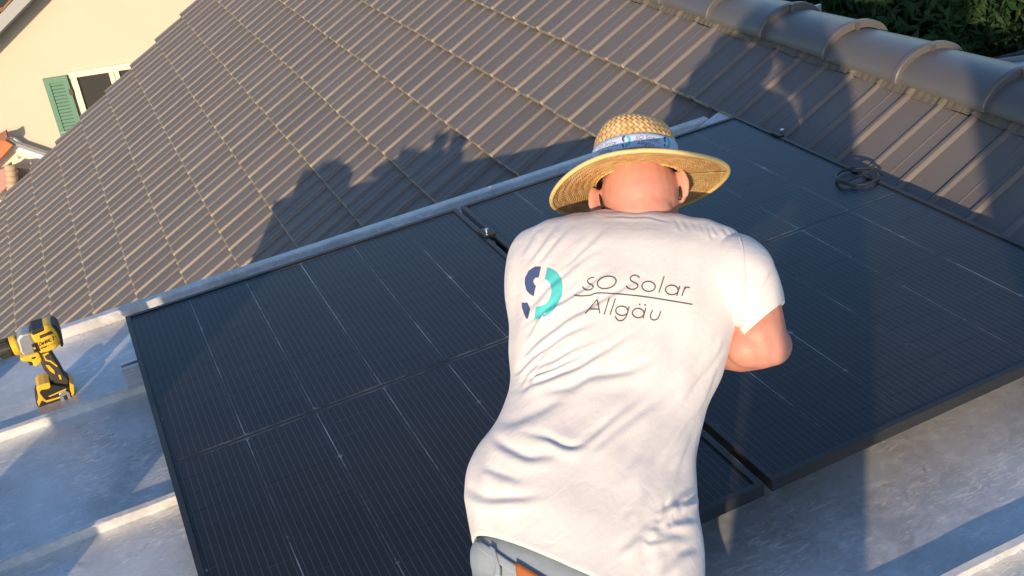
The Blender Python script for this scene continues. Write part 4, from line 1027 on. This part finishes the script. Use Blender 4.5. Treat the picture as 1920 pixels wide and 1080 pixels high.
# ------------------------------------------------------------------ cordless drill standing on the zinc
DY = -.100
DZ = lambda x, y: (x / 5.4, 580 + y / 5.4)
def dp(x, y, yy=DY): return hit(*DZ(x, y), (0, 1, 0), (0, yy, 0))
dbase = Vector((-.262, DY, PZ)); dr = empty('cordless_drill', dbase); tag(dr, 'yellow and black cordless drill standing upright on the zinc left of the panel', 'drill'); DO = -dbase
def dpart(name, pts, half, mat, parent=dr, bev=.004, dy=0., seg=2):
    mb = MB(); mb.prism([dp(*p) + DO + Vector((0, -half + dy, 0)) for p in pts], (0, 2 * half, 0)); return mb.build(name, mat, parent, False, bev, seg)
hz = dpart('housing', [(303, 195), (345, 165), (430, 135), (480, 115), (527, 120), (562, 150), (592, 205), (612, 262), (606, 312), (560, 352), (480, 387), (398, 402), (352, 300), (322, 250)], .033, M['yellow'], bev=.009, seg=3)
dpart('rear_cap', [(512, 112), (548, 110), (590, 150), (622, 235), (636, 300), (630, 328), (606, 333), (596, 262), (566, 188), (530, 140)], .0355, M['black'], bev=.006)
dpart('top_vent', [(302, 190), (318, 165), (432, 132), (446, 158), (438, 172), (330, 215)], .0345, M['black'], hz)
dpart('housing_stripe', [(390, 218), (505, 172), (522, 178), (528, 196), (402, 248)], .0350, M['grip'], hz, bev=.001)
dpart('side_badge', [(350, 290), (368, 284), (404, 372), (386, 380)], .0352, M['black'], hz, bev=.001)
gb = dpart('gearbox', [(160, 268), (190, 225), (222, 210), (305, 192), (352, 300), (388, 397), (300, 425), (238, 442), (196, 400)], .028, M['silver'], bev=.010, seg=3)
dpart('mode_badge', [(312, 314), (345, 302), (382, 385), (345, 397)], .0295, M['black'], gb, bev=.001); dpart('mode_mark', [(330, 345), (352, 338), (358, 356), (340, 362)], .0300, M['yellow'], gb, bev=.0004)
cen_ = lambda x, y: dp(x, y) + DO
A0_, B0_ = cen_(190, 350), cen_(20, 412); axd = (B0_ - A0_).normalized()
mb = MB()
for k in range(16):
    pass
mb.tube([A0_, A0_ + axd * .004, A0_ + axd * .016, A0_ + axd * .019], [.028, .0305, .0305, .028], 28); mb.build('torque_ring', M['yellow'], dr, False)
mb = MB(); mb.tube([A0_ + axd * .0195, A0_ + axd * .023, A0_ + axd * .052, A0_ + axd * .057], [.0255, .028, .027, .0235], 24)
ch = mb.build('chuck', M['black'], dr, False)
mb = MB()
for k in range(14):
    t = 2 * math.pi * k / 14; u_ = axd.orthogonal().normalized(); v_ = axd.cross(u_); q = A0_ + axd * .027 + (u_ * math.cos(t) + v_ * math.sin(t)) * .0285; mb.tube([q, q + axd * .022], .0022, 6)
mb.build('grip_rib', M['grip'], ch)
mb = MB(); mb.tube([A0_ + axd * .0575, A0_ + axd * .060, A0_ + axd * .085, A0_ + axd * .105, A0_ + axd * .110], [.023, .0255, .025, .017, .010], 24); mb.build('chuck_sleeve', M['silver'], dr, True)
mb = MB(); mb.tube([A0_ + axd * .110, A0_ + axd * .165], .0035, 8); mb.build('drill_bit', M['steel'], dr, True)
dpart('trigger_guard', [(192, 470), (240, 445), (388, 400), (425, 478), (416, 516), (342, 556), (326, 502), (268, 497), (226, 502)], .024, M['yellow'], bev=.006)
dpart('trigger', [(274, 500), (320, 495), (336, 545), (312, 562), (290, 542)], .011, M['black'], bev=.004)
dpart('direction_switch', [(312, 455), (345, 443), (362, 448), (345, 465), (318, 468)], .0255, M['black'], bev=.001)
hd = dpart('handle', [(394, 402), (450, 388), (502, 388), (540, 455), (600, 548), (650, 640), (692, 672), (690, 745), (515, 722), (500, 655), (440, 590), (408, 512), (424, 480)], .0205, M['grip'], bev=.008, seg=3)
dpart('handle_inlay', [(428, 427), (485, 404), (490, 416), (446, 442), (470, 478), (512, 488), (582, 543), (572, 552), (502, 501), (458, 491)], .0213, M['yellow'], hd, bev=.0006)
dpart('handle_inlay', [(455, 530), (492, 534), (546, 588), (552, 628), (500, 592)], .0213, M['yellow'], hd, bev=.0006); dpart('handle_inlay', [(584, 632), (606, 630), (622, 680), (600, 676)], .0213, M['yellow'], hd, bev=.0006)
bt_ = dpart('battery', [(356, 872), (352, 850), (380, 745), (440, 712), (520, 715), (690, 735), (742, 770), (764, 850), (758, 872), (430, 990), (398, 972), (362, 912)], .034, M['black'], bev=.006)
dpart('battery_shell', [(362, 745), (388, 718), (445, 698), (498, 688), (507, 735), (484, 752), (410, 764), (398, 790), (432, 838), (462, 868), (622, 822), (626, 838), (468, 890), (420, 868), (388, 930), (372, 885), (384, 830)], .0355, M['yellow'], bt_, bev=.002)
dpart('battery_shell', [(698, 690), (742, 712), (746, 800), (716, 838), (700, 762)], .0350, M['yellow'], bt_, bev=.002)
dpart('battery_foot', [(390, 945), (760, 850), (766, 872), (432, 992), (398, 974)], .0372, M['grip'], bt_, bev=.002)
dpart('battery_line', [(482, 826), (660, 748), (662, 762), (498, 832)], .0352, M['yellow'], bt_, bev=.0004)
dpart('belt_hook', [(588, 800), (602, 785), (655, 765), (692, 778), (722, 878), (645, 916), (612, 872)], .0022, M['silver'], bt_, bev=.001, dy=-.0385); dpart('hook_slot', [(630, 815), (665, 800), (680, 840), (648, 860)], .0024, M['black'], bt_, bev=.0004, dy=-.0388)
def dtext(segs, wd, half, mat, name, parent):
    mb = MB()
    for pl in segs:
        P = np.array(pl, float)
        for a, b in zip(P[:-1], P[1:]):
            t = (b - a) / (np.hypot(*(b - a)) + 1e-9); n = np.array([-t[1], t[0]]) * wd / 2; e = t * wd * .3
            q = [a + n - e, b + n + e, b - n + e, a - n - e]; mb.prism([dp(*p) + DO + Vector((0, -half, 0)) for p in q], (0, .0006, 0))
    mb.build(name, mat, parent)
def glyph(ch, ox, oy, sx, sy, sh):
    G_ = {'D': [[(0, 0), (0, 1), (.5, 1), (.85, .75), (.85, .25), (.5, 0), (0, 0)]], 'e': [[(.1, .35), (.75, .35), (.7, .62), (.4, .7), (.1, .5), (.1, .2), (.4, 0), (.75, .12)]], 'W': [[(0, 1), (.22, 0), (.45, .8), (.68, 0), (.9, 1)]],
        'A': [[(0, 0), (.42, 1), (.85, 0)], [(.18, .35), (.66, .35)]], 'L': [[(0, 1), (0, 0), (.7, 0)]], 'T': [[(0, 1), (.85, 1)], [(.42, 1), (.42, 0)]]}
    return [[(ox + x * sx, oy - y * sy - x * sx * sh) for x, y in pl] for pl in G_[ch]]
sg_ = []
for i, c in enumerate('DeWALT'): sg_ += glyph(c, 395 + i * 25.5, 322 - i * 25.5 * .43, 22, 34, .43)
dtext(sg_, 6.2, .0338, M['black'], 'brand_lettering', hz)
dtext([[(412, 345), (466, 325)]], 13, .0338, M['black'], 'brand_strip', hz); dtext([[(474, 322), (552, 292)]], 3.5, .0338, M['grip'], 'brand_line', hz)
for x, y in ((556, 228), (568, 250), (578, 272), (584, 294)): dtext([[(x, y), (x + 5, y - 1)]], 9, .0338, M['black'], 'vent_hole', hz)
dtext([[(470, 925), (525, 908)], [(560, 902), (575, 898), (572, 912)], [(590, 893), (612, 886)]], 9, .0380, M['silver'], 'battery_lettering', bt_)

# ------------------------------------------------------------------ the photographer, and unseen shadow casters added outside the frame
AR = Vector((.7881, -.6156, 0)); AH = Vector((.6157, .7881, 0))
def back(a, t): return Vector((CAM.x, CAM.y, 0)) + AR * a - AH * t
def photographer():
    p = back(.034, .50); p.z = PZ; t = empty('person', p); tag(t, 'photographer in dark shirt standing behind the kneeling man, seen as the long shadow', 'person')
    f = -AR; x = AH.copy(); u = Vector((0, 0, 1)); bm = bmesh.new()
    hd_ = u * 1.645 + x * .02 + f * .065; ellip(bm, hd_, (x, f, u), (.076, .097, .115)); ellip(bm, hd_ - u * .055 + f * .02, (x, f, u), (.06, .075, .075)); ellip(bm, hd_ - u * .02 + f * .1, (x, f, u), (.013, .02, .022))
    for s in (-1, 1): ellip(bm, hd_ + x * s * .08 - u * .02, (x, f, u), (.01, .018, .03), 12, 8)
    capsule(bm, hd_ - u * .07, .058, u * 1.42, .062); capsule(bm, u * 1.0, .09, u * 1.32, .09); capsule(bm, u * 1.35 - x * .15, .06, u * 1.35 + x * .15, .06); capsule(bm, u * .92, .095, u * 1.0, .09)
    ph = CAM - CF * .016 - p
    capsule(bm, u * 1.37, .06, u * 1.365 + f * .13, .055)
    arm = lambda s, sh_: (back(-.27, .20) + u * 1.345 - p, ph - CF * .09 - u * .03 - CR * .03) if s > 0 else (sh_ - x * .05 - u * .29, sh_ - x * .03 - u * .54 + f * .04)
    for s in (-1, 1):
        sh_ = u * 1.365 + x * s * .185; el, wr = arm(s, sh_)
        limb(bm, [(sh_, .062), (el, .052), (wr, .028)]); hand(bm, wr, (ph - CF * .03 - CR * .02 - wr) if s > 0 else -u, f, -s, .35)
        hp = u * .90 + x * s * .095 + f * (.07 if s > 0 else 0); kn = hp + u * -.42 + f * (.10 if s > 0 else .03); an_ = u * .09 + x * s * .10 + f * (.17 if s > 0 else .03); limb(bm, [(hp, .088), (kn, .056), (an_, .042)]); capsule(bm, hp - u * .1 + f * .0, .08, hp - u * .5 + f * (.03 if s > 0 else .07), .075); capsule(bm, an_ - u * .045, .042, an_ + f * .16 - u * .052, .036)
    remeshed('body', bm, M['skin'], t, .006, 4)
    bm = bmesh.new(); capsule(bm, u * .93 - x * .05, .100, u * 1.30 - x * .05, .100); capsule(bm, u * .93 + x * .05, .100, u * 1.30 + x * .05, .100); capsule(bm, u * 1.30 - x * .10, .098, u * 1.30 + x * .10, .098); capsule(bm, u * 1.36 - x * .16, .070, u * 1.36 + x * .16, .070)
    for s in (-1, 1):
        sh_ = u * 1.365 + x * s * .185; el, wr = arm(s, sh_); capsule(bm, sh_, .072, sh_.lerp(el, .75), .062)
    remeshed('shirt', bm, M['jacket'], t, .01, 4)
    bm = bmesh.new(); ellip(bm, u * .93, (x, f, u), (.175, .108, .12))
    for s in (-1, 1):
        hp = u * .90 + x * s * .095 + f * (.07 if s > 0 else 0); kn = hp + u * -.42 + f * (.10 if s > 0 else .03); an_ = u * .09 + x * s * .10 + f * (.17 if s > 0 else .03); limb(bm, [(hp, .100), (kn, .070), (an_ + u * .03, .056)])
    remeshed('trousers', bm, M['grip'], t, .01, 4)
    bm = bmesh.new(); ellip(bm, hd_ + u * .022 - f * .012, (x, f, u), (.084, .098, .103)); remeshed('hair', bm, M['hair'], t, .008, 3)
    q = empty('phone', CAM - CF * .016); tag(q, 'black phone held up by the photographer, hidden behind the lens', 'phone'); mb = MB()
    mb.prism([-CR * .075 + CD * .012, CR * .075 + CD * .012, CR * .075 + CD * .012 + CD * .03 * 0 - CD * .05, -CR * .075 - CD * .038], -CF * .008); mb.build('phone_case', M['phone'], q)
photographer()
def shadow_caster(a, t, wd, dp_, ztop, lab, pots, ph):  # stack shape added out of view to cast the upright shadow edges
    p = back(a, t); p.z = PZ; c = empty('shadow_caster', p); c.rotation_euler = (0, 0, math.atan2(AR.y, AR.x)); tag(c, lab, 'shadow_caster', 'added shadow casters outside the frame')
    mb = MB(); mb.box((-wd / 2, -dp_ / 2, 0), (wd / 2, dp_ / 2, ztop - PZ - .06)); mb.build('shaft', M['wall'], c)
    mb = MB(); mb.box((-wd / 2 - .012, -dp_ / 2 - .012, ztop - PZ - .058), (wd / 2 + .012, dp_ / 2 + .012, ztop - PZ)); mb.build('cap', M['gable'], c)
    for x_, r_ in pots: mb = MB(); mb.tube([(x_, 0, ztop - PZ + .001), (x_, 0, ztop - PZ + ph * .5), (x_, 0, ztop - PZ + ph - .01), (x_, 0, ztop - PZ + ph)], [r_ * 1.1, r_, r_, r_ * 1.15], 16); mb.build('pot', M['terracotta'], c)
shadow_caster(-1.945, -.62, .44, .30, .555, 'added unseen shadow caster, a low stack with two pots left of the photographer', [(.035, .05), (.165, .055)], .11)
shadow_caster(.80, 1.6, .62, .45, 2.2, 'added unseen shadow caster, a tall stack right behind the photographer', [(0, .09)], .25)

# unseen case added left of the frame to lift the shadow edge on the tiles
tc_ = empty('added_case', (-.80, .05, PZ)); tag(tc_, 'black case added unseen beyond the left picture edge to shade the tiles', 'case'); mb = MB(); mb.box((-.24, -.10, .004), (.24, .10, .215)); mb.build('case_body', M['black'], tc_, bevel=.012)
mb = MB(); mb.tube([(-.09, 0, .21), (-.09, 0, .255), (.09, 0, .255), (.09, 0, .21)], .011, 8); mb.build('handle', M['grip'], tc_); mb = MB(); mb.box((-.17, -.108, .15), (-.11, -.099, .20)); mb.box((.11, -.108, .15), (.17, -.099, .20)); mb.build('latch', M['yellow'], tc_)
